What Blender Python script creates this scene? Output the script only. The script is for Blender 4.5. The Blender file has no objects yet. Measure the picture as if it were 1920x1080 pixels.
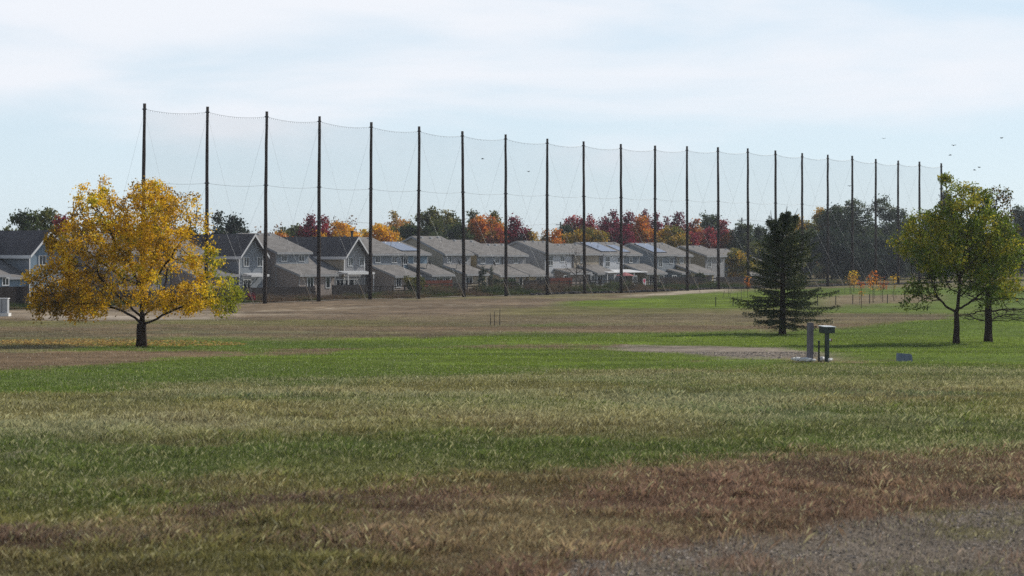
import bpy, math, random
import numpy as np
from mathutils import Vector
PI = math.pi
random.seed(7)
RNG = np.random.default_rng(11)
scn = bpy.context.scene
col = scn.collection

# ---------------------------------------------------------------- layout
F = 3600.0            # focal length in photo pixels (1920 wide)
CX, HY = 960.0, 467.0
CAMZ = 5.7
P1 = (-36.3, 189.0)
UX, UY = 0.634, 0.7733
VX, VY = -0.7733, 0.634
PROF_D = [-60, 0, 10.6, 15, 20, 30, 45, 62, 80, 100, 119, 150, 190, 300, 9000]
PROF_Z = [4.6, 4.1, 3.9, 3.75, 3.6, 3.3, 2.7, 2.0, 1.3, .6, .4, .2, 0, 0, 0]

def smooth_prof(d):
    d = np.asarray(d, float)
    return (np.interp(d - 3, PROF_D, PROF_Z) + np.interp(d, PROF_D, PROF_Z) + np.interp(d + 3, PROF_D, PROF_Z)) / 3

def _hash(ix, iy, s):
    n = (ix.astype(np.int64) * 374761393 + iy.astype(np.int64) * 668265263 + s * 1442695041) & 0xffffffff
    n = ((n ^ (n >> 13)) * 1274126177) & 0xffffffff
    return ((n ^ (n >> 16)) & 0xffff) / 65535.0

def vnoise(x, y, s=0):
    x = np.asarray(x, float); y = np.asarray(y, float)
    ix = np.floor(x); iy = np.floor(y)
    fx = x - ix; fy = y - iy
    fx = fx * fx * (3 - 2 * fx); fy = fy * fy * (3 - 2 * fy)
    a = _hash(ix, iy, s); b = _hash(ix + 1, iy, s); c = _hash(ix, iy + 1, s); d = _hash(ix + 1, iy + 1, s)
    return (a * (1 - fx) + b * fx) * (1 - fy) + (c * (1 - fx) + d * fx) * fy

def fbm(x, y, s=0, o=4):
    r = 0; a = .5; t = 0
    for k in range(o):
        r = r + a * vnoise(x * 2 ** k + 17.3 * k, y * 2 ** k - 9.1 * k, s + k); t += a; a *= .5
    return r / t

def ground_z(X, D):
    X = np.asarray(X, float); D = np.asarray(D, float)
    z = smooth_prof(D)
    amp = np.clip(D / 60, .25, 1)
    z = z + (fbm(X / 9, D / 9, 5, 3) - .5) * .25 * amp
    near = np.clip(1.6 - D / 60, .3, 1)
    z = z + (fbm(X / 1.5, D / 1.2, 9, 2) - .5) * .13 * near + (vnoise(X / .45, D / .45, 12) - .5) * .012 * near * (D < 70)
    # shallow swale and low bank right of the posts
    z = z + .5 * np.exp(-((X - 36) / 12) ** 2 - ((D - 128) / 12) ** 2)
    z = z - .18 * np.exp(-((D - 72) / 5) ** 2) * np.clip((X - 4) / 6, 0, 1)
    return z

def gz(x, y): return float(ground_z(np.array([x]), np.array([y]))[0])
def pd(px, D): return (px - CX) / F * D
def zpx(py, D): return CAMZ - (py - HY) * D / F
def uv(u, v): return (P1[0] + u * UX + v * VX, P1[1] + u * UY + v * VY)
def u_of(px, v):
    k = (px - CX) / F
    return (k * P1[1] - P1[0] - v * VX + k * v * VY) / (UX - k * UY)
def at(px, v):
    u = u_of(px, v); x, y = uv(u, v); return u, x, y

# ---------------------------------------------------------------- colours
def lin(r, g, b, f=1.0):
    o = []
    for c in (r, g, b):
        c /= 255
        o.append((c / 12.92 if c <= .04045 else ((c + .055) / 1.055) ** 2.4) * f)
    return tuple(o)

def mat_base(name):
    m = bpy.data.materials.new(name); m.use_nodes = True
    nt = m.node_tree; nt.nodes.clear()
    out = nt.nodes.new('ShaderNodeOutputMaterial')
    return m, nt, out

def N(nt, t, **kw):
    n = nt.nodes.new(t)
    for k, v in kw.items():
        if k in n.inputs.keys() if hasattr(n.inputs, 'keys') else False:
            n.inputs[k].default_value = v
        else:
            setattr(n, k, v)
    return n

def simple(name, c, rough=.8, var=.18, scale=3.0, spec=.3, metal=0., bump=0., stretch=(1, 1, 1), bscale=None):
    m, nt, out = mat_base(name); L = nt.links.new
    bs = nt.nodes.new('ShaderNodeBsdfPrincipled')
    bs.inputs['Roughness'].default_value = rough
    bs.inputs['Specular IOR Level'].default_value = spec
    bs.inputs['Metallic'].default_value = metal
    tc = nt.nodes.new('ShaderNodeTexCoord'); mp = nt.nodes.new('ShaderNodeMapping')
    mp.inputs['Scale'].default_value = stretch
    L(tc.outputs['Object'], mp.inputs['Vector'])
    nz = nt.nodes.new('ShaderNodeTexNoise'); nz.inputs['Scale'].default_value = scale; nz.inputs['Detail'].default_value = 5
    L(mp.outputs[0], nz.inputs['Vector'])
    rp = nt.nodes.new('ShaderNodeValToRGB')
    rp.color_ramp.elements[0].position = .3; rp.color_ramp.elements[1].position = .7
    rp.color_ramp.elements[0].color = (*[x * (1 - var) for x in c], 1)
    rp.color_ramp.elements[1].color = (*[min(1, x * (1 + var)) for x in c], 1)
    L(nz.outputs['Fac'], rp.inputs[0]); L(rp.outputs[0], bs.inputs['Base Color'])
    if bump:
        n2 = nt.nodes.new('ShaderNodeTexNoise'); n2.inputs['Scale'].default_value = bscale or scale * 4
        L(mp.outputs[0], n2.inputs['Vector'])
        b = nt.nodes.new('ShaderNodeBump'); b.inputs['Strength'].default_value = bump; b.inputs['Distance'].default_value = .05
        L(n2.outputs['Fac'], b.inputs['Height']); L(b.outputs[0], bs.inputs['Normal'])
    L(bs.outputs[0], out.inputs[0])
    return m

def siding(name, c):
    m, nt, out = mat_base(name); L = nt.links.new
    bs = nt.nodes.new('ShaderNodeBsdfPrincipled'); bs.inputs['Roughness'].default_value = .7
    bs.inputs['Specular IOR Level'].default_value = .2
    tc = nt.nodes.new('ShaderNodeTexCoord')
    sx = nt.nodes.new('ShaderNodeSeparateXYZ'); L(tc.outputs['Object'], sx.inputs[0])
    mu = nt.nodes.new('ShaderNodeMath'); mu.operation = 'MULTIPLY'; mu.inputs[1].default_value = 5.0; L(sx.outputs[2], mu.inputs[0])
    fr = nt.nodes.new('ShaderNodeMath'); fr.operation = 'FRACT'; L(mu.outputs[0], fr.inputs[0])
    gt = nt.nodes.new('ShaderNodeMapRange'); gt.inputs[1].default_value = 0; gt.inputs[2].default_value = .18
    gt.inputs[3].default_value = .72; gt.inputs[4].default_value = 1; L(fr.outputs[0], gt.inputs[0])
    nz = nt.nodes.new('ShaderNodeTexNoise'); nz.inputs['Scale'].default_value = .9; nz.inputs['Detail'].default_value = 6
    mp = nt.nodes.new('ShaderNodeMapping'); mp.inputs['Scale'].default_value = (1, 1, .35)
    L(tc.outputs['Object'], mp.inputs[0]); L(mp.outputs[0], nz.inputs['Vector'])
    mr = nt.nodes.new('ShaderNodeMapRange'); mr.inputs[3].default_value = .84; mr.inputs[4].default_value = 1.14; L(nz.outputs['Fac'], mr.inputs[0])
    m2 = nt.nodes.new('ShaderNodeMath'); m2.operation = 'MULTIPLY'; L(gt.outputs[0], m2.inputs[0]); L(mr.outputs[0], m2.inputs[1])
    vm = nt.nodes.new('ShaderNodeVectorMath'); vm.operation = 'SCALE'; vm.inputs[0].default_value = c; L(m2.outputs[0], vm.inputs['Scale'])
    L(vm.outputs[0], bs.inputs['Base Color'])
    b = nt.nodes.new('ShaderNodeBump'); b.inputs['Strength'].default_value = .6; b.inputs['Distance'].default_value = .03
    L(fr.outputs[0], b.inputs['Height']); L(b.outputs[0], bs.inputs['Normal'])
    L(bs.outputs[0], out.inputs[0])
    return m

def shingle(name, c):
    m, nt, out = mat_base(name); L = nt.links.new
    bs = nt.nodes.new('ShaderNodeBsdfPrincipled'); bs.inputs['Roughness'].default_value = .85
    bs.inputs['Specular IOR Level'].default_value = .25
    tc = nt.nodes.new('ShaderNodeTexCoord')
    br = nt.nodes.new('ShaderNodeTexBrick'); br.inputs['Scale'].default_value = 1.0
    br.inputs['Brick Width'].default_value = .9; br.inputs['Row Height'].default_value = .3; br.inputs['Mortar Size'].default_value = .012
    br.inputs['Color1'].default_value = (*[x * .82 for x in c], 1); br.inputs['Color2'].default_value = (*[x * 1.2 for x in c], 1)
    br.inputs['Mortar'].default_value = (*[x * .55 for x in c], 1)
    L(tc.outputs['Object'], br.inputs['Vector'])
    nz = nt.nodes.new('ShaderNodeTexNoise'); nz.inputs['Scale'].default_value = .5; nz.inputs['Detail'].default_value = 6
    L(tc.outputs['Object'], nz.inputs['Vector'])
    mr = nt.nodes.new('ShaderNodeMapRange'); mr.inputs[3].default_value = .75; mr.inputs[4].default_value = 1.25; L(nz.outputs['Fac'], mr.inputs[0])
    vm = nt.nodes.new('ShaderNodeVectorMath'); vm.operation = 'SCALE'; L(br.outputs['Color'], vm.inputs[0]); L(mr.outputs[0], vm.inputs['Scale'])
    L(vm.outputs[0], bs.inputs['Base Color'])
    L(bs.outputs[0], out.inputs[0])
    return m

def foliage_mat(name, trans=.5, gloss=.06, rough=.5):
    m, nt, out = mat_base(name); L = nt.links.new
    at_ = nt.nodes.new('ShaderNodeAttribute'); at_.attribute_name = 'Col'
    d = nt.nodes.new('ShaderNodeBsdfDiffuse'); t = nt.nodes.new('ShaderNodeBsdfTranslucent'); g = nt.nodes.new('ShaderNodeBsdfGlossy')
    g.inputs['Roughness'].default_value = rough; g.inputs['Color'].default_value = (.9, .9, .85, 1)
    L(at_.outputs['Color'], d.inputs[0]); L(at_.outputs['Color'], t.inputs[0])
    a = nt.nodes.new('ShaderNodeMixShader'); a.inputs[0].default_value = trans; L(d.outputs[0], a.inputs[1]); L(t.outputs[0], a.inputs[2])
    b = nt.nodes.new('ShaderNodeMixShader'); b.inputs[0].default_value = gloss; L(a.outputs[0], b.inputs[1]); L(g.outputs[0], b.inputs[2])
    L(b.outputs[0], out.inputs[0])
    return m

M = {}
M['leaf'] = foliage_mat('leaf_foliage', .5, .02, .55)
M['needle'] = foliage_mat('needle_foliage', .2, .02, .6)
M['blade'] = foliage_mat('grass_blade', .45, .045, .5)
M['bark'] = simple('bark', lin(52, 44, 40), .95, .3, 6, .1, bump=.6, stretch=(1, 1, .25))
M['barkgrey'] = simple('bark_grey', lin(92, 84, 78), .95, .3, 6, .1, bump=.4, stretch=(1, 1, .25))
M['polewood'] = simple('creosoted_pole_timber', lin(52, 46, 43), .9, .35, 5, .1, bump=.4, stretch=(2, 2, .12))
M['cable'] = simple('steel_cable', lin(105, 108, 110), .5, .1, 8, .4, metal=.5)
M['guard'] = simple('guy_guard_plastic', lin(120, 105, 85), .6, .15, 4)
M['white'] = simple('white_trim_paint', lin(205, 205, 205), .6, .06, 2)
M['fascia'] = simple('grey_white_fascia_paint', lin(146, 147, 149), .6, .06, 2)
M['frame'] = simple('window_frame_vinyl', lin(200, 203, 205), .5, .05, 2)
M['glass'] = simple('dark_window_glass', (.012, .015, .02), .08, .3, 1.2, .6)
M['fence'] = simple('weathered_fence_timber', lin(50, 46, 45), .9, .35, 2.5, .1, bump=.3, stretch=(3, 3, .4))
M['fencered'] = simple('red_brown_fence_timber', lin(96, 54, 44), .85, .25, 2.5, .1)
M['metaldark'] = simple('dark_metal', lin(50, 50, 52), .5, .1, 5, .4, metal=.6)
M['vent'] = simple('roof_vent_metal', lin(150, 150, 150), .4, .1, 5, .5, metal=.4)
M['dish'] = simple('satellite_dish_paint', lin(95, 96, 98), .5, .1, 5)
M['greenbox'] = simple('dark_green_painted_metal', lin(30, 46, 44), .42, .2, 7, .5, bump=.05)
M['greytimber'] = simple('grey_weathered_post', lin(108, 104, 111), .85, .2, 8, .2, bump=.4, stretch=(3, 3, .3))
M['stone'] = simple('white_stone', lin(205, 203, 198), .9, .2, 5, .2, bump=.5)
M['slab'] = simple('blue_grey_board', lin(104, 112, 130), .7, .25, 6, .3, stretch=(6, 1, .5), bump=.2)
M['cabinet'] = simple('light_grey_cabinet_paint', lin(150, 152, 155), .6, .1, 3)
M['barrel'] = simple('dark_grey_bin_plastic', lin(58, 62, 72), .6, .15, 5)
M['awning'] = simple('red_umbrella_canvas', lin(150, 92, 92), .8, .1, 3)
M['birdfeather'] = simple('dark_feathers', lin(35, 33, 32), .8, .2, 9)
M['banner'] = simple('white_banner_cloth', lin(205, 200, 205), .8, .06, 3)
M['bannerred'] = simple('pink_red_print', lin(175, 60, 85), .8, .1, 3)
M['stonedark'] = simple('dark_riprap', lin(72, 68, 66), .95, .4, 3, .2, bump=.5)
M['roof'] = shingle('grey_asphalt_shingle', lin(114, 110, 106))
M['roofdark'] = shingle('charcoal_asphalt_shingle', lin(80, 76, 77))
WC = dict(taupe=lin(134, 124, 118), greyblue=lin(126, 132, 138), slate=lin(112, 119, 126), tan=lin(150, 140, 124), grey=lin(138, 138, 140),
          blue=lin(112, 130, 144), pale=lin(178, 180, 184), olive=lin(128, 122, 108), yellowtan=lin(160, 148, 118))
for k, c in WC.items(): M['w_' + k] = siding('siding_' + k, tuple(x * 1.22 for x in c))

# solar panels: dark glass cells with thin bright grid
def solar():
    m, nt, out = mat_base('solar_glass'); L = nt.links.new
    bs = nt.nodes.new('ShaderNodeBsdfPrincipled'); bs.inputs['Roughness'].default_value = .22
    bs.inputs['IOR'].default_value = 3.0; bs.inputs['Specular IOR Level'].default_value = 1.0
    tc = nt.nodes.new('ShaderNodeTexCoord')
    br = nt.nodes.new('ShaderNodeTexBrick'); br.offset = 0; br.inputs['Scale'].default_value = 1
    br.inputs['Brick Width'].default_value = 1.0; br.inputs['Row Height'].default_value = 1.6; br.inputs['Mortar Size'].default_value = .03
    br.inputs['Color1'].default_value = (.05, .07, .13, 1); br.inputs['Color2'].default_value = (.06, .085, .15, 1); br.inputs['Mortar'].default_value = (.3, .3, .32, 1)
    L(tc.outputs['Object'], br.inputs['Vector']); L(br.outputs['Color'], bs.inputs['Base Color']); L(bs.outputs[0], out.inputs[0])
    return m
M['solar'] = solar()

def net_mat():
    m, nt, out = mat_base('netting_mesh'); L = nt.links.new
    t = nt.nodes.new('ShaderNodeBsdfTransparent'); d = nt.nodes.new('ShaderNodeBsdfDiffuse'); d.inputs[0].default_value = (*lin(70, 74, 78), 1)
    tc = nt.nodes.new('ShaderNodeTexCoord')
    nz = nt.nodes.new('ShaderNodeTexNoise'); nz.inputs['Scale'].default_value = .25; L(tc.outputs['Object'], nz.inputs['Vector'])
    mr = nt.nodes.new('ShaderNodeMapRange'); mr.inputs[3].default_value = .09; mr.inputs[4].default_value = .145; L(nz.outputs['Fac'], mr.inputs[0])
    mx = nt.nodes.new('ShaderNodeMixShader'); L(mr.outputs[0], mx.inputs[0]); L(t.outputs[0], mx.inputs[1]); L(d.outputs[0], mx.inputs[2])
    L(mx.outputs[0], out.inputs[0]); return m
M['net'] = net_mat()

# ---------------------------------------------------------------- builders
def link(name, me, mat, parent=None, loc=None):
    o = bpy.data.objects.new(name, me)
    if mat is not None and not me.materials: me.materials.append(mat)
    col.objects.link(o)
    if parent is not None: o.parent = parent
    if loc is not None: o.location = loc
    return o

def tag(o, label=None, cat=None, group=None, kind=None):
    if label: o['label'] = label
    if cat: o['category'] = cat
    if group: o['group'] = group
    if kind: o['kind'] = kind
    return o

def empty(name, loc, rz=0, label=None, cat=None, group=None):
    o = bpy.data.objects.new(name, None); col.objects.link(o)
    o.location = loc; o.rotation_euler = (0, 0, rz); o.empty_display_size = .3
    return tag(o, label, cat, group)

class MB:
    def __init__(s): s.v = []; s.f = []
    def poly_prism(s, pts, vec):
        n = len(pts); b = len(s.v)
        for p in pts: s.v.append(tuple(p))
        for p in pts: s.v.append((p[0] + vec[0], p[1] + vec[1], p[2] + vec[2]))
        s.f.append(tuple(b + i for i in range(n))); s.f.append(tuple(b + n + i for i in reversed(range(n))))
        for i in range(n):
            j = (i + 1) % n
            s.f.append((b + i, b + n + i, b + n + j, b + j))
        return s
    def box(s, x0, x1, y0, y1, z0, z1):
        return s.poly_prism([(x0, y0, z0), (x1, y0, z0), (x1, y1, z0), (x0, y1, z0)], (0, 0, z1 - z0))
    def tube(s, pts, rad, k=6, cap=True):
        b = len(s.v); n = len(pts)
        pts = [Vector(p) for p in pts]
        if not hasattr(rad, '__len__'): rad = [rad] * n
        for i, p in enumerate(pts):
            d = (pts[min(i + 1, n - 1)] - pts[max(i - 1, 0)])
            if d.length < 1e-9: d = Vector((0, 0, 1))
            d.normalize()
            r = Vector((1, 0, 0)) if abs(d.x) < .8 else Vector((0, 1, 0))
            a = d.cross(r).normalized(); c = d.cross(a)
            for j in range(k):
                t = 2 * PI * j / k
                s.v.append(tuple(p + (a * math.cos(t) + c * math.sin(t)) * rad[i]))
        for i in range(n - 1):
            for j in range(k):
                q = (j + 1) % k
                s.f.append((b + i * k + j, b + i * k + q, b + (i + 1) * k + q, b + (i + 1) * k + j))
        if cap:
            s.f.append(tuple(b + j for j in reversed(range(k)))); s.f.append(tuple(b + (n - 1) * k + j for j in range(k)))
        return s
    def blob(s, c, r, seed=0, nu=8, nv=5, amp=.25):
        rnd = random.Random(seed); b = len(s.v)
        s.v.append((c[0], c[1], c[2] - r[2]))
        for i in range(1, nv):
            t = PI * i / nv - PI / 2
            for j in range(nu):
                p = 2 * PI * j / nu; m = 1 + (rnd.random() - .5) * 2 * amp
                s.v.append((c[0] + r[0] * m * math.cos(t) * math.cos(p), c[1] + r[1] * m * math.cos(t) * math.sin(p), c[2] + r[2] * m * math.sin(t)))
        s.v.append((c[0], c[1], c[2] + r[2])); e = len(s.v) - 1
        for j in range(nu):
            q = (j + 1) % nu
            s.f.append((b, b + 1 + q, b + 1 + j)); s.f.append((e, b + 1 + (nv - 2) * nu + j, b + 1 + (nv - 2) * nu + q))
            for i in range(nv - 2):
                s.f.append((b + 1 + i * nu + j, b + 1 + i * nu + q, b + 1 + (i + 1) * nu + q, b + 1 + (i + 1) * nu + j))
        return s
    def mesh(s, name):
        me = bpy.data.meshes.new(name); me.from_pydata(s.v, [], s.f); me.update(); return me
    def build(s, name, mat, parent=None, loc=None, bevel=0, smooth=False):
        me = s.mesh(name)
        if smooth:
            me.polygons.foreach_set('use_smooth', [True] * len(me.polygons))
        o = link(name, me, mat, parent, loc)
        if bevel:
            md = o.modifiers.new('bevel', 'BEVEL'); md.width = bevel; md.segments = 2
        return o

def np_mesh(name, verts, k, colors=None, smooth=False):
    """verts (n*k,3): n faces of k vertices each, unshared."""
    nv = len(verts); nf = nv // k
    me = bpy.data.meshes.new(name)
    me.vertices.add(nv); me.vertices.foreach_set('co', np.ascontiguousarray(verts, np.float32).ravel())
    me.loops.add(nv); me.loops.foreach_set('vertex_index', np.arange(nv, dtype=np.int32))
    me.polygons.add(nf); me.polygons.foreach_set('loop_start', np.arange(0, nv, k, dtype=np.int32))
    me.polygons.foreach_set('loop_total', np.full(nf, k, dtype=np.int32))
    me.update()
    if colors is not None:
        a = me.attributes.new('Col', 'FLOAT_COLOR', 'POINT')
        c = np.ones((nv, 4), np.float32); c[:, :3] = colors
        a.data.foreach_set('color', c.ravel())
    return me

def grid_mesh(name, V, nr, nc, colors=None, smooth=True):
    me = bpy.data.meshes.new(name)
    me.vertices.add(nr * nc); me.vertices.foreach_set('co', np.ascontiguousarray(V, np.float32).ravel())
    i = np.arange(nr - 1)[:, None]; j = np.arange(nc - 1)[None, :]
    a = i * nc + j
    q = np.stack([a, a + 1, a + nc + 1, a + nc], -1).reshape(-1, 4).astype(np.int32)
    me.loops.add(q.size); me.loops.foreach_set('vertex_index', q.ravel())
    me.polygons.add(len(q)); me.polygons.foreach_set('loop_start', np.arange(0, q.size, 4, dtype=np.int32))
    me.polygons.foreach_set('loop_total', np.full(len(q), 4, dtype=np.int32))
    if smooth: me.polygons.foreach_set('use_smooth', np.ones(len(q), dtype=bool))
    me.update()
    if colors is not None:
        at_ = me.attributes.new('Col', 'FLOAT_COLOR', 'POINT')
        c = np.ones((nr * nc, 4), np.float32); c[:, :3] = colors; at_.data.foreach_set('color', c.ravel())
    return me

# ---------------------------------------------------------------- ground cover map (fixed to world positions)
GR = dict(green=lin(94, 112, 42), bright=lin(108, 126, 40), deep=lin(92, 104, 54), olive=lin(128, 124, 72), straw=lin(186, 172, 122), glint_silver=lin(146, 156, 128),
          brown=lin(126, 106, 82), rust=lin(144, 116, 96), darkbrown=lin(104, 86, 72), dirt=lin(140, 120, 100), gravel=lin(142, 130, 116),
          pale=lin(190, 176, 154), drygrey=lin(118, 112, 84), lilac=lin(128, 114, 88), tanpath=lin(172, 158, 140))
GR = {k: np.array(v) * .78 for k, v in GR.items()}

def sstep(a, b, x): t = np.clip((x - a) / (b - a + 1e-9), 0, 1); return t * t * (3 - 2 * t)

def cover(X, D):
    """returns colour (n,3), blade height (n), blade density (n)."""
    X = np.asarray(X, float); D = np.asarray(D, float); Ds = np.maximum(D, 6.0)
    px = CX + F * X / Ds
    py = HY + F * (CAMZ - smooth_prof(Ds)) / Ds
    n1 = fbm(X / 6, D / 9, 21); n2 = fbm(X / 1.7, D / 2.6, 31); n3 = fbm(X / 25, D / 8, 41); n4 = fbm(X / .5, D / .8, 51, 3)
    fp = np.full(len(X), .07); c = np.zeros((len(X), 3)); h = np.full(len(X), .06); den = np.ones(len(X))
    def put(m, colr, hh=None, dd=None):
        nonlocal c, h, den
        m = np.clip(m, 0, 1)
        c = c * (1 - m[:, None]) + np.asarray(colr) * m[:, None]
        if hh is not None: h = h * (1 - m) + hh * m
        if dd is not None: den = den * (1 - m) + dd * m
    def band(top, bot, soft, wob=0.):
        t = np.interp(px, [p[0] for p in top], [p[1] for p in top]); b = np.interp(px, [p[0] for p in bot], [p[1] for p in bot])
        w = (n1 - .5) * 2 * wob + (n2 - .5) * 1.6 * wob + (n4 - .5) * 1.6 * wob
        return sstep(t - soft, t + soft, py + w) * (1 - sstep(b - soft, b + soft, py + w))
    W = lambda y: [(0, y)]
    put(np.ones(len(X)), GR['drygrey'], .06, .6)
    put(sstep(.47, .56, n3) * .8, GR['lilac']); put(sstep(.5, .62, n2) * .3, GR['olive'])
    st1 = fbm(X / 16, D / 3.2, 141, 4); put(sstep(.52, .6, st1) * .6, GR['brown'] * .72); put(sstep(.55, .64, 1 - st1) * .5, GR['olive'] * .8)
    # far dirt in front of the poles
    put(band([(0, 560)], [(0, 600), (900, 598), (1100, 580), (1200, 560)], 3, 5) * .85, GR['dirt'] * (.62 + .3 * n2[:, None] + .3 * n4[:, None] - .15), .04, .5)
    put(band([(0, 583)], [(0, 595)], 2, 4) * (px < 460) * .3, GR['pale'])
    put(band([(0, 592), (420, 594)], [(0, 599), (420, 600)], 1.2, 1) * sstep(40, 80, px) * (1 - sstep(380, 430, px)), GR['tanpath'], .02, .05)
    put(band([(0, 582), (460, 583), (620, 577), (900, 571)], [(0, 584), (460, 587), (620, 579), (900, 573)], 1.0, 1.5) * sstep(430, 480, px) * (px < 920) * .5 * sstep(.4, .6, n4), GR['pale'] * .8)
    put(band([(450, 589), (700, 590)], [(450, 592), (700, 591)], 1.0, 2) * (px > 440) * (px < 640) * .5, GR['pale'] * .8)
    # olive band and red brown stripes
    put(band(W(600), W(612), 3, 5) * (1 - sstep(700, 1000, px)) * .6, GR['olive'] * .8, .05, .8)
    put(band(W(612), W(634), 3, 3) * sstep(.42, .55, n3 * .6 + n2 * .4) * .7, GR['brown'], .05, .6)
    # right far: bright lawn strip, brown bands
    put(band([(950, 570), (1100, 565), (1300, 550), (1500, 540)], [(950, 571), (1050, 579), (1400, 584), (1900, 590)], 2.5, 3) * sstep(1000, 1120, px), GR['green'], .05, 1)
    put(band([(1000, 566), (1200, 563), (1300, 552), (1450, 548)], [(1000, 573), (1400, 578)], 2, 2) * sstep(1020, 1120, px) * (1 - sstep(1430, 1500, px)), GR['bright'] * (.72 + .25 * n2[:, None]))
    put(band([(1150, 555), (1250, 548), (1340, 541)], [(1150, 559), (1250, 553), (1340, 547)], 1.2, 2) * sstep(1140, 1220, px) * (1 - sstep(1330, 1400, px)) * .9, GR['pale'] * .85)
    put(band([(900, 575), (1500, 578)], [(900, 592), (1800, 592)], 3, 4) * sstep(850, 1000, px) * .75, GR['olive'] * .75)
    put(band([(1500, 556), (1750, 552)], [(1500, 580), (1640, 578), (1760, 571)], 2, 3) * sstep(1480, 1590, px) * (1 - sstep(1730, 1790, px)), GR['lilac'], .04, .4)
    put(band([(1480, 578), (1750, 566), (1920, 560)], [(1480, 590), (1920, 594)], 2, 3) * sstep(1440, 1540, px) * .8, GR['green'])
    put(band([(700, 592), (1300, 588), (1750, 590)], [(700, 606), (1300, 604), (1750, 606)], 3, 4) * sstep(650, 800, px) * (1 - sstep(1780, 1860, px)) * .85, GR['lilac'] * .85, .05, .5)
    put(band([(600, 607), (1300, 607)], [(600, 612), (1300, 611)], 2, 3) * sstep(950, 1000, px) * (1 - sstep(1080, 1150, px)) * .9, GR['green'])
    put(band([(600, 611), (1300, 608), (1750, 606)], [(600, 624), (1300, 622), (1750, 612)], 3, 4) * sstep(600, 800, px) * (1 - sstep(1740, 1800, px)) * .7, GR['brown'] * .95, .05, .5)
    # green field
    top_g = [(0, 668), (150, 650), (280, 640), (450, 636), (800, 631), (1300, 624), (1500, 622), (1600, 616), (1750, 602), (1850, 590), (1920, 582)]
    put(band(top_g, [(0, 745), (500, 720), (1000, 705), (1920, 692)], 4, 5), GR['green'], .06, 1)
    put(band(top_g, [(0, 745), (500, 720), (1000, 705), (1920, 692)], 4, 5) * sstep(.42, .62, n3), GR['bright'])
    put(band([(0, 690), (960, 665)], [(0, 738), (960, 700)], 6, 8) * sstep(.45, .6, n2) * .5, GR['deep'])
    put(band(W(604), W(640), 3, 5) * sstep(1650, 1750, px) * sstep(.4, .6, n3), GR['bright'] * 1.1)
    # brown strips inside it
    put(band([(0, 662), (200, 658), (400, 656), (470, 662)], [(0, 700), (200, 688), (330, 672), (470, 664)], 2.5, 7) * (px < 480), GR['brown'] * .95, .05, .4)
    put(band([(440, 656), (700, 648), (1150, 646)], [(440, 668), (600, 664), (700, 656), (1150, 656)], 2.0, 5) * sstep(470, 520, px) * (px < 1180) * sstep(.38, .5, n2 * .5 + n1 * .5), GR['brown'] * .95, .05, .5)
    put(band([(1080, 648), (1300, 650), (1480, 654), (1560, 660)], [(1080, 654), (1200, 662), (1420, 668), (1560, 672)], 1.8, 3) * sstep(1100, 1200, px) * (1 - sstep(1500, 1620, px)), GR['gravel'] * 1.0, .03, .12)
    put(band([(1450, 668)], [(1450, 684)], 2, 4) * sstep(1450, 1500, px) * (1 - sstep(1600, 1660, px)) * .9, GR['brown'], .05, .5)
    put(band([(1600, 668)], [(1600, 674)], 1.5, 2) * (px > 1590) * (px < 1700) * .7, GR['lilac'])
    put(sstep(.7, 1, 1 - ((px - 1310) / 30) ** 2 - ((py - 679) / 5) ** 2), GR['brown'] * .9)
    # foreground rough grass
    fg = [(0, 742), (500, 718), (1000, 703), (1920, 690)]
    fgm = band(fg, W(4000), 7, 10)
    m0 = fgm * sstep(.44, .6, fbm(X / 4, D / 3, 61)) * sstep(880, 800, -0 * px + py) if False else fgm * sstep(.42, .6, fbm(X / 5, D / 3.4, 61)) * (1 - sstep(860, 940, py))
    fp = fp + .42 * m0 + .10 * fgm
    put(fgm, GR['olive'] * .86, .09, 1.25)
    put(fgm * sstep(.46, .58, n1) * .9, GR['deep'], .08, 1.3)
    put(fgm * sstep(.52, .64, fbm(X / 5, D / 4, 77)) * .85, GR['green'] * .8, .08)
    put(band([(0, 760), (500, 722), (1000, 712), (1920, 700)], [(0, 900), (500, 820), (1000, 800), (1920, 800)], 14, 20) * sstep(.42, .6, fbm(X / 7, D / 5, 62)) * .45, GR['straw'] * .66, .12, 1.4)
    put(band([(0, 760), (600, 735), (1920, 710)], [(0, 850), (1000, 820), (1920, 800)], 14, 16) * sstep(.55, .68, fbm(X / 3, D / 3, 66)) * .4, GR['glint_silver'] * .7, .13, 1.4)  # silvery patches: sun glints off the blades put into the colour
    put(band([(0, 810), (700, 820), (1300, 800), (1920, 790)], [(0, 930), (700, 900), (1300, 860), (1920, 840)], 14, 20) * .55, GR['deep'] * 1.0, .08)
    put(fgm * sstep(.60, .72, n2) * .5, GR['brown'] * .8)
    # pale bare spot at the left edge
    put(sstep(.2, .9, 1 - ((px - 40) / 55) ** 2 - ((py - 862) / 9) ** 2 + 2.2 * (n4 - .5)) * .7, GR['pale'] * .65, .03, .3)
    # brown dead grass
    bt = [(0, 985), (350, 965), (650, 930), (900, 895), (1100, 870), (1500, 852), (1920, 832)]
    bm = band(bt, W(4000), 14, 34)
    fp = fp * (1 - .5 * bm); put(bm, GR['rust'] * .8, .095, 1.4)
    put(bm * sstep(.48, .62, n2) * .8, GR['darkbrown'] * .95, .08)
    put(bm * sstep(.5, .66, fbm(X / .9, D / 1.4, 81)) * .5, GR['straw'] * .66, .08)
    put(bm * sstep(.54, .64, fbm(X / 1.9, D / 1.6, 91)) * np.clip((1500 - px) / 900, .12, .9), GR['olive'] * .75, .09)
    put(band([(0, 1035), (400, 1020), (700, 1045), (1000, 1060)], W(4000), 12, 30) * (1 - sstep(650, 1000, px)) * .6, GR['olive'] * .8, .08)
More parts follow.
